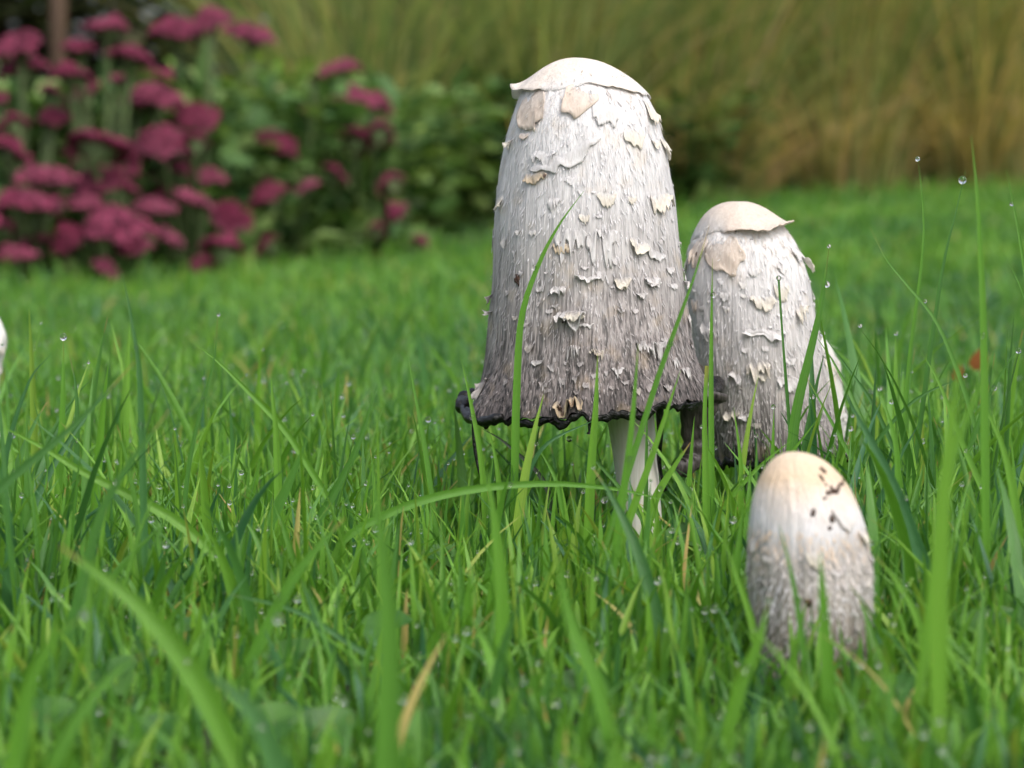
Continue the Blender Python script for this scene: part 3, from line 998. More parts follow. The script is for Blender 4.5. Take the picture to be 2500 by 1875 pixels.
# ---- the white cap half hidden behind the middle mushroom
YH = 0.915
rowsH = [(722, 1752, 1752), (724, 1738, 1766), (732, 1724, 1782), (750, 1710, 1796), (780, 1700, 1808), (820, 1692, 1816), (870, 1688, 1823), (920, 1686, 1829), (970, 1686, 1832), (1005, 1690, 1830)]
hid = Cap(rowsH, YH, FLK2, wob=.03, seed=51)
xh = at(1760, 1200, YH)
rootH = empty('white_mushroom', (xh[0], YH, float(gz(xh[0], YH))))
tag(rootH, 'white shaggy mushroom mostly hidden behind the medium ink cap', 'mushroom', 'shaggy ink caps on the lawn')
hid.build(rootH, MAT_CAP4, 260, 120)
hid.gills(rootH, s0=.5)
hid.fringe(rootH, MAT_CAP4, 1500, 24, lift=(.0005, .003), L=(.002, .006))
hid.random_flakes(rootH, 40, .2, .98, .0065, 'wwc', 3300, True)
make_stem(rootH, np.array(rootH.location) + (0, 0, -.006), at(1760, 900, YH), .005, .005)
KEEP.append((rootH.location.x, YH, .006))

# ---- the pale mushroom cut by the edge of the view
YL = 1.02
rowsL = [(640, -75, -75), (643, -98, -52), (655, -122, -28), (680, -140, -6), (715, -150, 11), (745, -155, 14), (790, -158, 0), (850, -160, -8), (910, -162, 0), (955, -163, 8), (985, -160, 0)]
lef = Cap(rowsL, YL, FLK2, wob=.025, seed=61)
xl_ = at(-75, 1200, YL)
rootL = empty('pale_mushroom', (xl_[0], YL, float(gz(xl_[0], YL))))
tag(rootL, 'pale shaggy mushroom standing alone in the lawn, away from the other caps', 'mushroom', 'shaggy ink caps on the lawn')
lef.build(rootL, MAT_CAP4, 200, 100)
lef.gills(rootL, s0=.5)
lef.fringe(rootL, MAT_CAP4, 900, 25)
lef.random_flakes(rootL, 24, .25, .95, .006, 'wwc', 4300, True)
make_stem(rootL, np.array(rootL.location) + (0, 0, -.006), at(-75, 860, YL), .006, .006)

# ------------------------------------------------------------------ the lawn
def h_near(x, y):
    ramp = .014 + .019 * S01((y - .47) / .26)
    return ramp * (1 + .25 * S01((x - .02) / .1) * S01((1.1 - y) / .2))


def h_far(x, y):
    return (.034 - .006 * S01((y - 1.0) / 1.5)) * (1 + 1.1 * np.exp(-np.clip(edge_y(x) - y, 0, 9) / .10))


parts = [
    lawn_patch(.18, .40, 9000, lambda x, y: .020 + 0 * x, .0026, 4),
    lawn_patch(.40, .75, 56000, h_near, .0022, 6, lean=(.05, .8)),
    lawn_patch(.40, .75, 30000, lambda x, y: .5 * h_near(x, y), .0030, 4, lean=(.3, 1.4)),
    lawn_patch(.75, 1.3, 40000, h_near, .0022, 5, lean=(.05, .8)),
    lawn_patch(.75, 1.3, 20000, lambda x, y: .5 * h_near(x, y), .003, 3, lean=(.3, 1.3)),
    lawn_patch(1.3, 2.4, 24000, h_far, .0030, 4),
    lawn_patch(2.4, 5.9, 14000, h_far, .0042, 3),
    lawn_patch(.62, 1.0, 3000, lambda x, y: .050 + .016 * S01((np.abs(x + .02) - .05) / .1), .0030, 8, lean=(.05, .7), old=0),
    lawn_patch(.44, .62, 1600, lambda x, y: .034 + 0 * x, .0026, 7, lean=(.1, .9), old=.02),
    lawn_patch(1.0, 2.2, 500, lambda x, y: .055 + 0 * x, .0034, 7, lean=(.1, .9), old=0),
]
V, F, uv, A = join(parts)
grass = mk('lawn_grass', V, F, MAT_GRASS, None, uv, A)
tag(grass, 'short wet green lawn grass around the mushrooms', 'grass', kind='stuff')

# ------------------------------------------------------------------ single tall blades
DEWSPOTS = []


def tall_blade(pts, wpx, Y, label, rnd=.5, dry=0.0, mat=None, yaw=0.0, blunt=0.0, ydrift=0.0, group='tall grass blades'):
    """a blade through the given pixels (root end first) at depth Y, rooted in the ground below its first point"""
    P = [at(x, y, Y + ydrift * i / max(1, len(pts) - 1)) for i, (x, y) in enumerate(pts)]
    g = float(gz(P[0][0], Y))
    if P[0][2] > g:
        d = P[0] - P[1]
        k = min(1.2, (P[0][2] - g) / max(1e-4, -d[2])) if d[2] < 0 else 0
        k = (P[0][2] - g) / -d[2] if d[2] < -1e-5 else 1.0
        hx = float(np.clip(d[0] * k, -.045, .045))
        root = np.array((P[0][0] + hx, Y, g - .002))
        P = [root] + P
    else:
        P[0][2] = min(P[0][2], g - .002)
    n = 22
    C = catmull(P, n)
    seg = np.concatenate(([0], np.cumsum(np.linalg.norm(np.diff(C, axis=0), axis=1))))
    t = seg / seg[-1]
    T = np.gradient(C, axis=0)
    T /= np.linalg.norm(T, axis=1, keepdims=True)
    view = np.array((math.sin(yaw), -math.cos(yaw), 0.15))
    s = np.cross(T, view)
    s /= np.linalg.norm(s, axis=1, keepdims=True)
    nn = np.cross(s, T)
    w = wpx * m_per_px(Y) / max(.5, math.cos(yaw))
    prof = np.clip(1 - t ** 3.2, .04 + blunt, 1) * (.38 + .62 * np.sin(np.clip(t * 3.2, 0, np.pi / 2)))
    hw = (.5 * w * prof)[:, None]
    Vv = np.stack([C - s * hw, C - s * hw * .45 - nn * hw * .22, C - nn * hw * .36, C + s * hw * .45 - nn * hw * .22, C + s * hw], 1).reshape(-1, 3)
    uvv = np.zeros((n, 5, 2))
    uvv[..., 0] = np.linspace(0, 1, 5)[None] + random.random() * 20
    uvv[..., 1] = t[:, None]
    base = np.array((C[0][0], C[0][1], g))
    fr = empty('tmp', base)
    o = mk('grass_blade', Vv, grid_faces(5, n), mat or MAT_BLADE, fr, uvv.reshape(-1, 2), {'rnd': np.full(n * 5, rnd), 'dry': np.full(n * 5, dry)})
    o.parent = None
    o.location = base
    bpy.data.objects.remove(fr)
    tag(o, label, 'grass blade', group)
    return C


PL = 'long green grass blade rising out of the lawn, clear of the mushrooms'
NB = 'long green grass blade standing among the mushrooms'
BL = [
    ([(1112, 1010), (1116, 850), (1126, 690), (1160, 580), (1205, 490), (1261, 413)], 19, .742, 'long curved grass blade crossing the front of the tallest mushroom cap', .50, 0, 0),
    ([(1385, 930), (1430, 790), (1470, 680), (1502, 590), (1533, 485)], 15, .70, 'slanting dark-tipped grass blade between the tallest and the medium mushroom', .42, 1, .3),
    ([(1537, 1000), (1536, 850), (1537, 700), (1539, 558)], 14, .745, 'straight upright grass blade in front of the medium mushroom cap edge', .50, .4, 0),
    ([(1524, 1000), (1522, 900), (1527, 790)], 18, .735, 'short blunt grass blade beside the hanging black strip', .60, .6, 0),
    ([(1712, 1000), (1700, 850), (1690, 720), (1682, 603)], 10, .775, 'thin blunt grass blade up the middle of the medium mushroom cap', .22, 0, .2),
    ([(1708, 985), (1722, 880), (1748, 770), (1775, 650), (1791, 533)], 25, .765, 'broad dark green grass blade leaning across the medium mushroom', .36, .3, 0),
    ([(2128, 1000), (2124, 700), (2113, 450), (2098, 293)], 21, .655, PL, .50, 0, .2),
    ([(1950, 1000), (1962, 800), (1992, 560), (1994, 450), (1983, 345)], 10, .80, PL, .45, 0, 0),
    ([(1990, 900), (2018, 700), (2040, 560), (2062, 470), (2086, 368)], 12, .80, 'thin grass blade with a dewdrop hanging under its tip', .22, 0, 0),
    ([(2240, 800), (2222, 640), (2200, 500), (2174, 365)], 14, .72, PL, .42, 0, 0),
    ([(2110, 930), (2068, 800), (2020, 690), (1955, 610), (1915, 560), (1879, 490)], 12, .79, PL, .34, .4, .2),
    ([(2245, 760), (2212, 640), (2186, 580), (2166, 548)], 12, .76, PL, .36, 0, 0),
    ([(312, 1200), (308, 1000), (300, 800), (282, 680), (264, 590)], 17, .67, PL, .12, 0, .2),
    ([(384, 1260), (405, 1030), (430, 900), (460, 790), (471, 680)], 11, .72, PL, .28, .6, .2),
    ([(680, 1030), (615, 930), (545, 855), (475, 785), (413, 736)], 16, .76, PL, .55, 0, 0),
    ([(118, 1200), (128, 1030), (136, 860), (137, 735)], 19, .75, PL, .5, .4, .2),
    ([(520, 1260), (400, 1140), (300, 1080), (180, 1020), (90, 965), (-10, 915)], 25, .68, PL, .62, 0, 0),
    ([(-60, 1110), (40, 1020), (130, 945), (215, 865), (292, 780)], 27, .60, PL, .2, 1, 0),
    ([(170, 1290), (215, 1120), (260, 1030), (310, 960), (366, 885)], 26, .575, PL, .25, 1, 0),
    ([(935, 1090), (915, 950), (898, 860), (881, 765)], 13, .77, PL, .42, 0, .4),
    ([(603, 1120), (597, 950), (590, 870), (585, 805)], 21, .745, PL, .62, 0, 0),
    ([(515, 1270), (560, 1170), (612, 1070), (665, 945)], 30, .725, PL, .34, 0, 0),
    ([(600, 1250), (690, 1120), (770, 970), (815, 830)], 20, .74, PL, .30, 0, .3),
    ([(700, 1260), (740, 1170), (820, 1118), (930, 1076), (1060, 1052), (1200, 1045), (1340, 1058), (1450, 1084)], 20, .70, 'pale arching grass blade lying across the stem of the tallest mushroom', .48, 0, 0),
    ([(515, 1500), (560, 1390), (640, 1240), (745, 1118)], 30, .585, PL, .45, 1, 0),
    ([(835, 1660), (842, 1400), (828, 1200), (800, 985)], 56, .43, PL, .42, 0, 0),
    ([(530, 1700), (430, 1480), (300, 1310), (128, 1178)], 58, .475, PL, .58, .8, 0),
    ([(1270, 1180), (1278, 1000), (1287, 880), (1291, 762)], 23, .72, 'upright grass blade in front of the black rim of the tallest mushroom', .66, .3, 0),
    ([(1335, 1150), (1358, 980), (1370, 860), (1379, 742)], 20, .665, 'upright grass blade just beside the white stem of the tallest mushroom', .48, .3, .3),
    ([(1360, 1120), (1400, 1010), (1440, 890), (1470, 800)], 19, .70, NB, .66, 0, .2),
    ([(1385, 1190), (1415, 1080), (1455, 1010), (1492, 955)], 25, .735, 'short broad grass blade with a brown tip under the tallest cap', .68, 1, 0),
    ([(2050, 1330), (1985, 1190), (1935, 1060), (1880, 950), (1825, 850)], 32, .655, 'broad blue-green grass blade slanting above the young mushroom', .04, 0, 0),
    ([(2010, 1120), (1950, 1010), (1890, 880), (1835, 800), (1776, 722)], 12, .80, 'narrow wet grass blade arching beside the medium mushroom', .15, 0, 0),
    ([(1830, 1060), (1890, 960), (1975, 865), (2085, 812)], 12, .79, PL, .18, 0, .3),
    ([(2030, 1660), (2030, 1250), (2048, 980), (2075, 760)], 46, .50, PL, .68, 0, .3),
    ([(1960, 1660), (2015, 1300), (2055, 1000), (2150, 760)], 30, .54, PL, .6, 0, .2),
    ([(1800, 1660), (1790, 1500), (1780, 1330), (1772, 1190)], 34, .53, 'blurred upright grass blade in front of the young mushroom', .5, 0, .3),
    ([(1740, 1560), (1735, 1400), (1712, 1250), (1682, 1130)], 15, .57, 'thin dark grass blade curving across the young mushroom', .36, 0, .2),
    ([(1700, 1500), (1720, 1390), (1745, 1290)], 16, .575, NB, .62, .6, 0),
    ([(1560, 1640), (1600, 1480), (1640, 1380), (1660, 1300)], 36, .52, NB, .58, .4, .3),
    ([(1640, 1480), (1625, 1350), (1590, 1240), (1560, 1150)], 18, .60, NB, .62, 0, .1),
    ([(1560, 1180), (1500, 1080), (1450, 1010), (1400, 960)], 15, .76, NB, .3, .0, .2),
    ([(1590, 1130), (1640, 1060), (1700, 990), (1770, 900)], 14, .75, NB, .55, .0, .2),
    ([(1545, 1120), (1600, 1050), (1660, 990), (1712, 950)], 15, .74, NB, .6, .0, .2),
    ([(1890, 1080), (1840, 990), (1790, 900), (1740, 810)], 13, .77, NB, .4, .5, .2),
    ([(1480, 1160), (1490, 1020), (1500, 900)], 15, .77, NB, .55, 0, .3),
    ([(1600, 1120), (1600, 1000), (1585, 880)], 14, .76, NB, .58, 0, .3),
    ([(1660, 1100), (1668, 1000), (1672, 880)], 15, .755, NB, .5, 0, .3),
    ([(1120, 1190), (1135, 1050), (1180, 960), (1290, 905)], 13, .755, 'thin blue-green grass blade bowing up to the dripping black rim', .06, 0, 0),
    ([(1085, 1150), (1075, 1020), (1058, 930)], 17, .765, NB, .6, 0, .2),
    ([(1050, 1150), (1040, 1000), (1015, 860), (995, 770)], 15, .765, NB, .6, 0, .2),
    ([(1225, 1180), (1205, 1050), (1160, 960)], 15, .76, NB, .46, 0, .2),
    ([(1195, 1190), (1180, 1050), (1095, 960), (1040, 925)], 13, .775, 'ink-blackened grass blade under the flared rim of the tallest mushroom', .5, 0, .2),
    ([(1420, 1180), (1360, 1080), (1280, 990), (1230, 950)], 11, .775, NB, .3, 0, .2),
    ([(60, 1300), (20, 1130), (10, 1000), (60, 830), (110, 765)], 17, .70, PL, .08, 0, 0),
    ([(150, 1190), (165, 1000), (165, 850), (150, 765)], 15, .77, PL, .2, .5, .2),
    ([(30, 1659), (60, 1500), (110, 1390), (180, 1330)], 40, .46, PL, .5, .3, .2),
    ([(1330, 1659), (1290, 1480), (1230, 1330), (1200, 1180)], 38, .49, PL, .48, 0, .3),
    ([(1080, 1500), (1085, 1300), (1070, 1140), (1050, 1010)], 32, .58, PL, .55, 0, .3),
    ([(600, 1659), (560, 1560), (500, 1490), (440, 1450)], 58, .44, PL, .15, 0, .3),
    ([(820, 1570), (760, 1470), (700, 1380), (650, 1250)], 20, .60, PL, .1, 0, .2),
    ([(860, 1450), (770, 1400), (640, 1320), (480, 1280)], 15, .60, PL, .12, .3, .2),
    ([(2190, 1330), (2200, 1150), (2170, 980), (2120, 860)], 24, .66, PL, .6, 0, .2),
    ([(1930, 1230), (1940, 1100), (1935, 960), (1900, 840)], 20, .70, PL, .5, 0, .2),
    ([(2150, 1120), (2080, 960), (2030, 830), (1990, 760)], 16, .74, PL, .55, 0, .2),
    ([(2080, 1010), (2130, 870), (2180, 780), (2212, 740)], 14, .78, PL, .3, 0, .2),
    ([(2010, 1500), (1985, 1350), (1940, 1260), (1890, 1200)], 20, .58, PL, .6, .8, .2),
]
inked = 'ink-blackened'
for (pts, w, Y, lab, rnd, dry, yaw) in BL:
    if lab in (PL, NB):
        wm = w * m_per_px(Y) * 1000
        look = ('broad ' if wm > 2.9 else 'narrow ' if wm < 1.7 else '') + ('blue-green ' if rnd < .24 else 'dark green ' if rnd < .40 else 'bright green ' if rnd > .57 else 'green ')
        tip = ' with a dry brown tip' if dry >= .6 else ''
        lab = 'long %sgrass blade%s %s' % (look, tip, 'out on the open lawn' if lab == PL else 'standing among the mushrooms')
    C = tall_blade(pts, w, Y, lab, rnd, dry, MAT_INKED if inked in lab else None, yaw, blunt=.45 if 'blunt' in lab else 0)
    DEWSPOTS.append((C, w * m_per_px(Y), Y))

# ------------------------------------------------------------------ dew
def icosphere(sub):
    import bmesh
    bm = bmesh.new()
    bmesh.ops.create_icosphere(bm, subdivisions=sub, radius=1.0)
    v = np.array([x.co[:] for x in bm.verts])
    f = np.array([[w.index for w in x.verts] for x in bm.faces])
    bm.free()
    return v, f


IV2, IF2 = icosphere(2)
IV3, IF3 = icosphere(3)


def drops(name, cen, rad, iv, if_):
    n = len(cen)
    V = (cen[:, None] + iv[None] * rad[:, None, None]).reshape(-1, 3)
    F = (np.arange(n)[:, None, None] * len(iv) + if_[None]).reshape(-1, 3)
    return mk(name, V, F, MAT_DEW)


cs_, rs_ = [], []
for k, part in enumerate(parts):
    C = part[4]
    n = len(C)
    y = C[:, 0, 1]
    take = rng.random(n) < (.12 if k in (1, 3, 7, 8) else .05 if k in (2, 4) else .10 if k in (5, 9) else 0.0)
    C = C[take]
    m = len(C)
    if not m:
        continue
    K = C.shape[1]
    j = np.where(rng.random(m) < .4, K - 1, rng.integers(K // 3, K, m))
    c = C[np.arange(m), j]
    r = .00026 + .00060 * rng.random(m) ** 2 + np.where(j == K - 1, .00018, 0)
    c = c + np.stack([rng.normal(size=m) * .0004, rng.normal(size=m) * .0004, r * .5], -1)
    cs_.append(c)
    rs_.append(r)
dew = drops('dew', np.vstack(cs_), np.concatenate(rs_), IV2, IF2)
tag(dew, 'fine dew clinging to the lawn grass', 'dew', kind='stuff')

DL = 'small clear dewdrop clinging to a tall grass blade'


def dewdrop(p, r, label=DL, group='dewdrops on the tall blades'):
    v = IV3 * np.array((1, 1, 1.08)) * r
    o = mk('dewdrop', v, IF3, MAT_DEW)
    o.location = p
    tag(o, label, 'dewdrop', group)


for i, (C, w, Y) in enumerate(DEWSPOTS):
    if i in (8,):
        p = at(2079, 389, Y)
        dewdrop(p, 8.5 * m_per_px(Y), 'clear dewdrop hanging under the tip of a thin grass blade')
        continue
    if i == 15:
        dewdrop(C[-1] + (0, 0, .0009), .0010, 'round dewdrop balanced on the tip of an upright grass blade')
        continue
    for _ in range(random.choice((0, 1, 1, 2))):
        j = random.choice((21, 21, 18, 14, 12, 10))
        r = random.uniform(.00045, .0009)
        p = C[j] + np.array((random.uniform(-.4, .4) * w * (.3 if j > 19 else 1), -.0003, r * .3))
        dewdrop(p, r)
for (x, y, Y, r) in [(1682, 775, .80, 7), (2145, 478, .83, 6), (1752, 815, .76, 0)]:
    pass

# ------------------------------------------------------------------ clover and fallen leaves in the lawn
def leaflet(c, d, up, L, W):
    """a rounded leaflet as a small grid, from its foot c along d"""
    d = d / np.linalg.norm(d)
    s = np.cross(up, d)
    s /= np.linalg.norm(s)
    u = np.cross(d, s)
    a = np.linspace(0, 1, 7)[:, None]
    b = np.linspace(-1, 1, 5)[None, :]
    wid = np.sin(np.clip(a * 1.08, 0, 1) ** .75 * np.pi) ** .6 * .5 * W + .0002
    notch = .10 * L * (1 - np.abs(b)) * np.clip((a - .7) / .3, 0, 1)
    V = c + d * (a * L - notch)[..., None] + s * (b * wid)[..., None] + u * (np.abs(b) * wid * .35 - .12 * L * a ** 2)[..., None]
    return V.reshape(-1, 3)


def clover(px, py, Y, sz, label='wet three-leafed clover low in the grass'):
    p = at(px, py, Y)
    g = float(gz(p[0], Y))
    z = max(p[2], g + .006)
    root = empty('clover', (p[0], Y, g))
    tag(root, label, 'clover', 'clover leaves in the lawn')
    top = np.array((p[0], Y, z))
    V, F = tube(catmull([np.array((p[0] + .002, Y + .003, g - .002)), (top + root.location) / 2 + np.array((.002, 0, 0)), top], 8), .0006, 6)
    mk('stalk', V, F, MAT_STEMG, root)
    a0 = random.uniform(0, 6.3)
    up = np.array((random.uniform(-.35, .35), random.uniform(-.8, -.2), 1.0))
    up /= np.linalg.norm(up)
    e1 = np.cross(up, (0, 1, .2))
    e1 /= np.linalg.norm(e1)
    e2 = np.cross(up, e1)
    for k in range(3):
        a = a0 + k * 2.094
        d = e1 * math.cos(a) + e2 * math.sin(a) + up * .15
        V = leaflet(top, d, up, sz, sz * 1.05)
        mk('leaflet', V, grid_faces(5, 7), MAT_CLOVER, root, None, {'rnd': np.full(len(V), random.random())})


for (px, py, Y, sz) in [(560, 1225, .70, .009), (625, 1395, .60, .010), (480, 1235, .72, .008), (830, 1330, .62, .009), (705, 1560, .53, .010), (590, 1540, .54, .009), (250, 1440, .56, .009), (420, 1330, .62, .008), (100, 1520, .53, .009), (930, 1540, .54, .009),
                        (1110, 1570, .53, .009), (2140, 1330, .62, .010), (2120, 1560, .53, .010), (1240, 1460, .58, .008), (960, 1180, .72, .009), (1480, 1140, .74, .010), (1330, 1590, .52, .009), (330, 1560, .52, .008), (1960, 1480, .57, .009), (540, 1040, .90, .009), (250, 1030, .95, .009), (780, 1010, .95, .009)]:
    clover(px, py + 25, Y, sz * .8)

for (px, py, Y, L, lab) in [(2105, 775, 1.25, .011, 'orange fallen leaf caught among the grass behind the medium mushroom'), (2065, 805, 1.2, .008, 'small brown fallen leaf caught in the grass beside the orange one')]:
    p = at(px, py, Y)
    V = leaflet(np.array((0, 0, -.5 * L)), np.array((.3, -.2, 1.0)), np.array((.2, -1, .3)), L, L * .7)
    V = np.vstack([V, V + np.array((0, .0004, 0))])
    f = grid_faces(5, 7)
    o = mk('fallen_leaf', V, np.vstack([f, f[:, ::-1] + 35]), MAT_FALLEN, None, None, {'rnd': np.full(len(V), random.random())})
    o.location = p
    tag(o, lab, 'leaf')


# ------------------------------------------------------------------ leaves for the border plants
def leaves(cen, dirs, L, W, rnd, bend=.25):
    """many leaves, each 2 x 4 quads: cen (n,3) foot, dirs (n,3) unit, sizes in metres"""
    n = len(cen)
    dirs = dirs / np.linalg.norm(dirs, axis=1, keepdims=True)
    up = np.array((0, 0, 1.0)) + .4 * rng.normal(size=(n, 3))
    s = np.cross(dirs, up)
    s /= np.linalg.norm(s, axis=1, keepdims=True) + 1e-9
    u = np.cross(s, dirs)
    t = np.array([0, .3, .62, .86, 1.0])
    wp = np.array([.12, .85, 1, .6, .04])
    C = cen[:, None] + dirs[:, None] * (L[:, None] * t)[..., None] - u[:, None] * (bend * L[:, None] * t ** 2)[..., None]
    hw = .5 * W[:, None] * wp
    V = np.stack([C - s[:, None] * hw[..., None] + u[:, None] * (hw * .3)[..., None], C, C + s[:, None] * hw[..., None] + u[:, None] * (hw * .3)[..., None]], 2).reshape(-1, 3)
    q = np.array([[0, 1, 4, 3], [1, 2, 5, 4]])
    loc = (np.arange(4)[:, None, None] * 3 + q[None]).reshape(-1, 4)
    F = (np.arange(n)[:, None, None] * 15 + loc[None]).reshape(-1, 4)
    return V, F, {'rnd': np.repeat(rnd, 15)}


def rdir(n, up=.2):
    d = rng.normal(size=(n, 3))
    d[:, 2] = np.abs(d[:, 2]) * .5 + up
    return d / np.linalg.norm(d, axis=1, keepdims=True)


# ------------------------------------------------------------------ stonecrops
def head_mesh(seed):
    rs = np.random.default_rng(seed)
    n = 420
    a = rs.random(n) * 2 * np.pi
    r = np.sqrt(rs.random(n))
    lump = .86 + .34 * vnoise(np.cos(a) * 1.6 + seed, np.sin(a) * 1.6, 0, seed)
    x, y = r * np.cos(a) * lump, r * np.sin(a) * lump
    z = .46 * (1 - r ** 2) + .17 * vnoise(x * 2.6, y * 2.6, 0, seed + 1) + .03 * rs.normal(size=n)
    c = np.stack([x, y, z], -1)
    o = np.array([[1, 0, 0], [-1, 0, 0], [0, 1, 0], [0, -1, 0], [0, 0, 1], [0, 0, -1]], float)
    f = np.array([[4, 0, 2], [4, 2, 1], [4, 1, 3], [4, 3, 0], [5, 2, 0], [5, 1, 2], [5, 3, 1], [5, 0, 3]])
    sz = .075 * (.7 + .6 * rs.random(n))
    V = (c[:, None] + o[None] * sz[:, None, None]).reshape(-1, 3)
    F = (np.arange(n)[:, None, None] * 6 + f[None]).reshape(-1, 3)
    k = len(V)
    # closed underside
    m = 24
    th = np.linspace(0, 2 * np.pi, m, endpoint=False)
    ring = np.stack([np.cos(th) * .8, np.sin(th) * .8, 0 * th + .02], -1)
    V = np.vstack([V, ring, [[0, 0, .34]], [[0, 0, -.16]]])
    j = np.arange(m)
    F = np.vstack([F, np.stack([k + j, k + (j + 1) % m, np.full(m, k + m)], -1), np.stack([k + (j + 1) % m, k + j, np.full(m, k + m + 1)], -1)])
    rnd = np.concatenate([np.repeat(rs.random(n), 6), np.full(m + 2, .1)])
    o_ = mk('head_form', V, F, MAT_FLORET, None, None, {'rnd': rnd}, smooth=False)
    me = o_.data
    bpy.data.objects.remove(o_)
    return me


HEADS = [head_mesh(s) for s in (3, 5, 9, 14, 21, 33, 46)]
_v, _f = tube(np.array([(0, 0, -.75), (0, 0, -.4), (0, 0, .05)]), np.array([.05, .16, .62]), 12)
_o = mk('stalk_form', _v, _f, MAT_STEMG)
STALKS = _o.data
bpy.data.objects.remove(_o)
head_list = [
    (100, 200, 260, 150), (115, 320, 240, 110), (530, 120, 230, 110), (400, 215, 210, 90), (860, 135, 280, 150), (1045, 70, 210, 90), (1245, 155, 240, 110), (640, 260, 260, 130),
    (350, 350, 250, 110), (780, 370, 200, 110), (750, 450, 270, 140), (960, 560, 210, 150), (60, 600, 190, 160), (60, 730, 200, 130), (480, 695, 330, 140), (800, 680, 280, 170), (960, 690, 150, 130),
    (210, 850, 300, 140), (480, 880, 260, 170), (880, 810, 120, 90), (150, 970, 300, 130), (20, 1000, 130, 110), (30, 1110, 120, 100), (70, 1240, 210, 110), (560, 1080, 360, 190), (430, 1000, 200, 120), (350, 1150, 200, 170),
    (760, 1010, 230, 110), (940, 970, 220, 110), (1130, 1050, 210, 180), (1090, 1200, 220, 140), (1310, 1190, 130, 110), (1370, 690, 200, 140), (1310, 950, 220, 150), (1650, 330, 220, 110), (1555, 380, 80, 60),
    (1580, 520, 240, 120), (1750, 470, 220, 120), (1860, 490, 150, 110), (1750, 680, 200, 110), (1855, 640, 180, 110), (1645, 850, 140, 90), (1510, 905, 120, 70), (1920, 890, 140, 150), (1945, 1030, 130, 120),
    (1850, 1120, 100, 100), (2060, 1180, 90, 100), (520, 1310, 160, 110), (830, 1160, 180, 120), (0, 480, 110, 110), (1000, 1290, 150, 90), (660, 1190, 200, 120),
    (-120, 260, 240, 120), (-150, 520, 240, 140), (-180, 800, 240, 140), (-120, 1080, 240, 140)]
SED = [  # centre x in the crop, depth, label
    (-150, 3.20, 'magenta stonecrop clump at the outer end of the flower bed'),
    (120, 3.25, 'magenta stonecrop clump crowded against the lawn edge below the wooden stake'),
    (480, 3.30, 'broad magenta stonecrop clump with the largest flat flower heads low over the lawn'),
    (930, 3.45, 'tall magenta stonecrop clump with its highest flower heads against the dark hedge'),
    (1360, 3.70, 'sparse magenta stonecrop with a few separate flower heads among bright green leaves'),
    (1780, 3.95, 'magenta stonecrop leaning towards the tall border grasses'),
]


def crop5(X_, Y_):
    return X_ / 2.011 * D, Y_ / 2.011 * D


sed_roots = []
for (cx, Y, lab) in SED:
    px, _ = crop5(cx, 700)
    p = at(px, 600, Y)
    z = float(gz(p[0], Y)) + .03
    r_ = empty('stonecrop', (p[0], Y, z))
    tag(r_, lab, 'flower', 'magenta stonecrops in the flower bed')
    sed_roots.append((cx, Y, r_))
for k in range(26):                                  # smaller heads further inside the clumps
    head_list.append((random.uniform(-100, 1250), random.uniform(380, 1200), random.uniform(110, 190), random.uniform(60, 120)))
for i, (X_, Y_, w, h) in enumerate(head_list):
    cx, Y, root = min(sed_roots, key=lambda q: abs(q[0] - X_))
    px, py = crop5(X_, Y_)
    # high heads stand at the back of the clump, low ones at the front
    Yd = Y + .04 - .22 * (Y_ / 1300.0) + random.uniform(-.04, .04) + (.12 if i >= 56 else 0) - (.08 if X_ > 1450 else 0)
    p = at(px, py, Yd)
    wid = w / 2.011 * D * m_per_px(Yd) * .60
    lean = np.clip((p[0] - root.location.x) * 2.2, -.7, .7)
    if X_ > 1200:
        lean += .28
    o = bpy.data.objects.new('flower_head', HEADS[i % 7])
    COL.objects.link(o)
    o.parent = root
    o.location = Vector(p) - root.location - Vector((0, 0, .2 * wid))
    asp = np.clip(h / w, .4, .9)
    o.scale = (wid, wid * .9, wid * (.55 + .9 * (asp - .4) + .25))
    o.rotation_euler = (random.uniform(.05, .5) + (.25 if asp > .6 else 0), lean + random.uniform(-.25, .25), random.uniform(0, 6.3))
    st = bpy.data.objects.new('corymb_stalk', STALKS)
    COL.objects.link(st)
    st.parent = o
    st.location = (0, 0, 0)
    foot = np.array((root.location.x * .7 + p[0] * .3, Y, root.location.z - .02))
    top = np.array(p) - (lean * .6 * wid, 0, .7 * wid)
    V, F = tube(catmull([foot, (foot * .5 + top * .5) + np.array(((top[0] - foot[0]) * .12, 0, .01)), top], 10), .0042, 7)
    mk('stem', V, F, MAT_STEMG, root)
for (cx, Y, root) in sed_roots:
    n = 480
    hgt = .24
    a = rng.random(n)
    zz = root.location.z + a * hgt
    sp = .05 + .12 * a ** .8
    cen = np.stack([root.location.x + (rng.random(n) * 2 - 1) * (sp + .02), Y + .26 + rng.normal(size=n) * .04 - .16 * (1 - a) ** 2, zz], -1)
    V, F, A = leaves(cen, rdir(n), .03 + .04 * rng.random(n), .016 + .016 * rng.random(n), rng.random(n))
    tag(mk('foliage', V, F, MAT_SEDLEAF, root, None, A), kind='stuff')


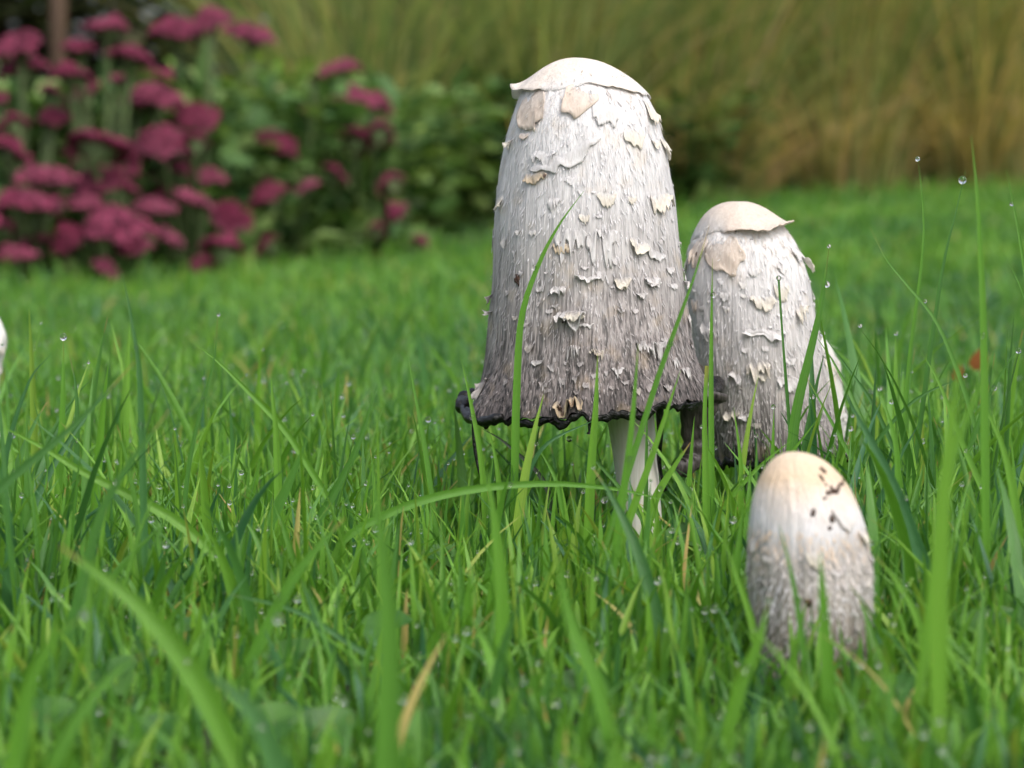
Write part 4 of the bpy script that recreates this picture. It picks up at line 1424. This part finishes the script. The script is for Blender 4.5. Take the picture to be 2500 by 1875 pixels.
# ------------------------------------------------------------------ leafy plants, border grasses, hedge
def leafy(name, px, Y, hgt, rad, n, mat, label, cat, group, L=(.03, .05), ratio=.45, stems=9):
    p = at(px, 500, Y)
    z = float(gz(p[0], Y)) + .03
    root = empty(name, (p[0], Y, z))
    tag(root, label, cat, group)
    sV, sF, o = [], [], 0
    tops = []
    for k in range(stems):
        a = random.uniform(0, 6.3)
        r = rad * random.uniform(.1, 1)
        top = np.array((p[0] + math.cos(a) * r, Y + math.sin(a) * r, z + hgt * random.uniform(.6, 1.0)))
        foot = np.array((p[0] + math.cos(a) * r * .25, Y + math.sin(a) * r * .25, z - .02))
        c = catmull([foot, (foot + top) / 2 + np.array((0, 0, .05 * hgt)), top], 8)
        V, F = tube(c, .003, 5)
        mk('stem', V, F, MAT_STEMG, root)
        tops.append(c)
    tops = np.array(tops)
    k = rng.integers(0, stems, n)
    t = rng.random(n) ** .7 * .999
    cen = tops[k, (t * 8).astype(int)] + rng.normal(size=(n, 3)) * np.array((1, 1, .6)) * rad * .22
    cen[:, 2] = np.maximum(cen[:, 2], z)
    V, F, A = leaves(cen, rdir(n, .1), L[0] + (L[1] - L[0]) * rng.random(n), (L[0] + (L[1] - L[0]) * rng.random(n)) * ratio, np.clip(rng.random(n) * .9 + (rng.random(n) < .05) * .3, 0, 1))
    tag(mk('foliage', V, F, mat, root, None, A), kind='stuff')
    return root


for (px, Y, h, r, n, lab) in [
    (570, 3.98, .27, .15, 900, 'bright green leafy plant just behind the tall stonecrop clump'),
    (680, 4.25, .24, .16, 900, 'bright green leafy plant filling the gap between the stonecrops'),
    (790, 4.5, .22, .14, 700, 'low yellow-green leafy plant behind the leaning stonecrop'),
    (330, 4.1, .2, .15, 700, 'green leafy plant showing between the crowded stonecrop clumps'),
    (60, 4.0, .2, .16, 700, 'green leafy plant behind the stonecrop at the lawn edge')]:
    leafy('leafy_plant', px, Y, h, r, n, MAT_BRIGHT, lab, 'plant', 'leafy green plants in the bed', L=(.02, .045), ratio=.38)
for (px, Y, h, r, n, lab) in [
    (920, 4.75, .22, .16, 900, 'low dark green shrub beside the leaning stonecrop'),
    (1050, 4.85, .27, .18, 1100, 'dark green shrub behind the tallest mushroom at the lawn edge'),
    (1220, 5.2, .30, .2, 900, 'dark green shrub hidden behind the tallest mushroom'),
    (1430, 5.15, .24, .20, 1200, 'low broad-leafed shrub between the tallest mushroom and the border grasses'),
    (1560, 5.5, .20, .16, 800, 'low shrub at the foot of the border grasses behind the medium mushroom')]:
    leafy('low_shrub', px, Y, h, r, n, MAT_SHRUB, lab, 'shrub', 'low shrubs at the lawn edge', L=(.025, .06), ratio=.6)
leafy('red_shrub', 2235, 5.75, .34, .12, 500, MAT_RED, 'dark red leaved shrub at the end of the border grasses', 'shrub', None, L=(.03, .05), ratio=.5)
leafy('silver_plant', 850, 4.25, .09, .05, 60, MAT_PALELEAF, 'small silvery leaved plant under the leaning stonecrop', 'plant', None, L=(.03, .05), ratio=.6, stems=4)


def clump(x, y, hgt, n, label, tone, spread=.22, width=.0065):
    z = float(gz(x, y)) + .03
    root = empty('border_grass', (x, y, z))
    tag(root, label, 'ornamental grass', 'tall ornamental grasses behind the lawn')
    a = rng.random(n) * 2 * np.pi
    r = spread * .55 * np.sqrt(rng.random(n))
    base = np.stack([x + r * np.cos(a), y + r * np.sin(a), np.full(n, z - .02)], -1)
    az = a + rng.normal(size=n) * .6
    h = hgt * (.25 + .8 * rng.random(n))
    rnd = np.clip(tone + .30 * rng.normal(size=n), 0, 1)
    lean = .08 + .95 * rng.random(n) ** 1.3
    bl = blades(base, h, width * (.5 + .9 * rng.random(n)), az, lean, .04 + .4 * rng.random(n) * lean, rng.random(n) * 6.28, 9, rnd, (rng.random(n) < .4).astype(float), power=2.2)
    tag(mk('blade_mass', bl[0], bl[1], MAT_ORN, root, bl[2], bl[3]), kind='stuff')
    # dead leaves bent down at the foot
    m = n // 3
    a = rng.random(m) * 2 * np.pi
    base = np.stack([x + spread * .6 * np.cos(a) * rng.random(m), y + spread * .6 * np.sin(a) * rng.random(m), np.full(m, z - .01)], -1)
    bl = blades(base, hgt * (.15 + .25 * rng.random(m)), width * (.5 + .7 * rng.random(m)), a, .5 + 1.0 * rng.random(m), .2 + .5 * rng.random(m), rng.random(m) * 6.28, 6, np.clip(.82 + .12 * rng.normal(size=m), 0, 1), np.ones(m), power=1.6)
    tag(mk('dead_leaves', bl[0], bl[1], MAT_ORN, root, bl[2], bl[3]), kind='stuff')


CL = [(-.28, 4.9, .95, 480, .30, 'first'), (.02, 5.05, 1.1, 620, .36, 'second'), (.34, 5.3, 1.15, 650, .34, 'third'), (.66, 5.5, 1.1, 650, .44, 'fourth'), (.98, 5.65, 1.15, 650, .52, 'fifth'), (1.32, 5.95, 1.1, 520, .40, 'sixth'), (1.7, 6.0, 1.1, 520, .45, 'seventh'), (2.1, 6.1, 1.1, 420, .45, 'eighth')]
for (x, y, h, n, tone, nth) in CL:
    clump(x, y, h, int(n * 1.35), '%s tall green and straw border grass clump counted from the dark hedge' % nth, tone, spread=.30)
for k, (x, y) in enumerate([(-.1, 6.6), (.35, 6.8), (.8, 6.9), (1.25, 7.1), (1.7, 7.2)]):
    clump(x, y, 1.4, 520, 'green border grass clump in the rear row, hidden behind the others', .34, spread=.4, width=.011)


def hedge(name, x0, x1, y, depth, hgt, n, label):
    z = float(gz((x0 + x1) / 2, y))
    root = empty(name, ((x0 + x1) / 2, y, z))
    tag(root, label, 'hedge')
    u = rng.random((n, 3))
    cen = np.stack([x0 + (x1 - x0) * u[:, 0], y + depth * u[:, 1] ** 1.5, z + hgt * u[:, 2]], -1)
    cen[:, 1] += .12 * vnoise(cen[:, 0] * 3, cen[:, 2] * 3, 0, 17)
    V, F, A = leaves(cen, rdir(n, -.1), .05 + .05 * rng.random(n), .03 + .03 * rng.random(n), rng.random(n))
    tag(mk('foliage', V, F, MAT_HEDGE, root, None, A), kind='stuff')
    for k in range(int((x1 - x0) / .5)):
        x = x0 + .25 + .5 * k
        V, F = tube(np.array([(x, y + depth * .7, z - .02), (x + .04, y + depth * .6, z + hgt * .5), (x - .03, y + depth * .65, z + hgt * .95)]), np.array([.03, .022, .01]), 8)
        mk('trunk', V, F, MAT_STAKE, root)


hedge('hedge', -2.6, 0.3, 6.3, .8, 1.3, 16000, 'dark green clipped hedge behind the stonecrops')
hedge('hedge', 0.1, 3.4, 7.9, .8, 1.6, 9000, 'dark hedge behind the tall border grasses')
# the brown stake
p = at(124, 20, 4.7)
zz = float(gz(p[0], 4.7))
V, F = tube(np.array([(p[0], 4.7, zz - .05), (p[0] + .002, 4.7, zz + .5), (p[0] - .004, 4.7, zz + 1.15), (p[0] - .004, 4.7, zz + 1.2)]), np.array([.017, .016, .016, .011]), 12)
fr = empty('tmp', (p[0], 4.7, zz))
o = mk('wooden_stake', V, F, MAT_STAKE, fr)
o.parent = None
o.location = (p[0], 4.7, zz)
bpy.data.objects.remove(fr)
tag(o, 'brown wooden garden stake standing behind the stonecrop flowers', 'stake')
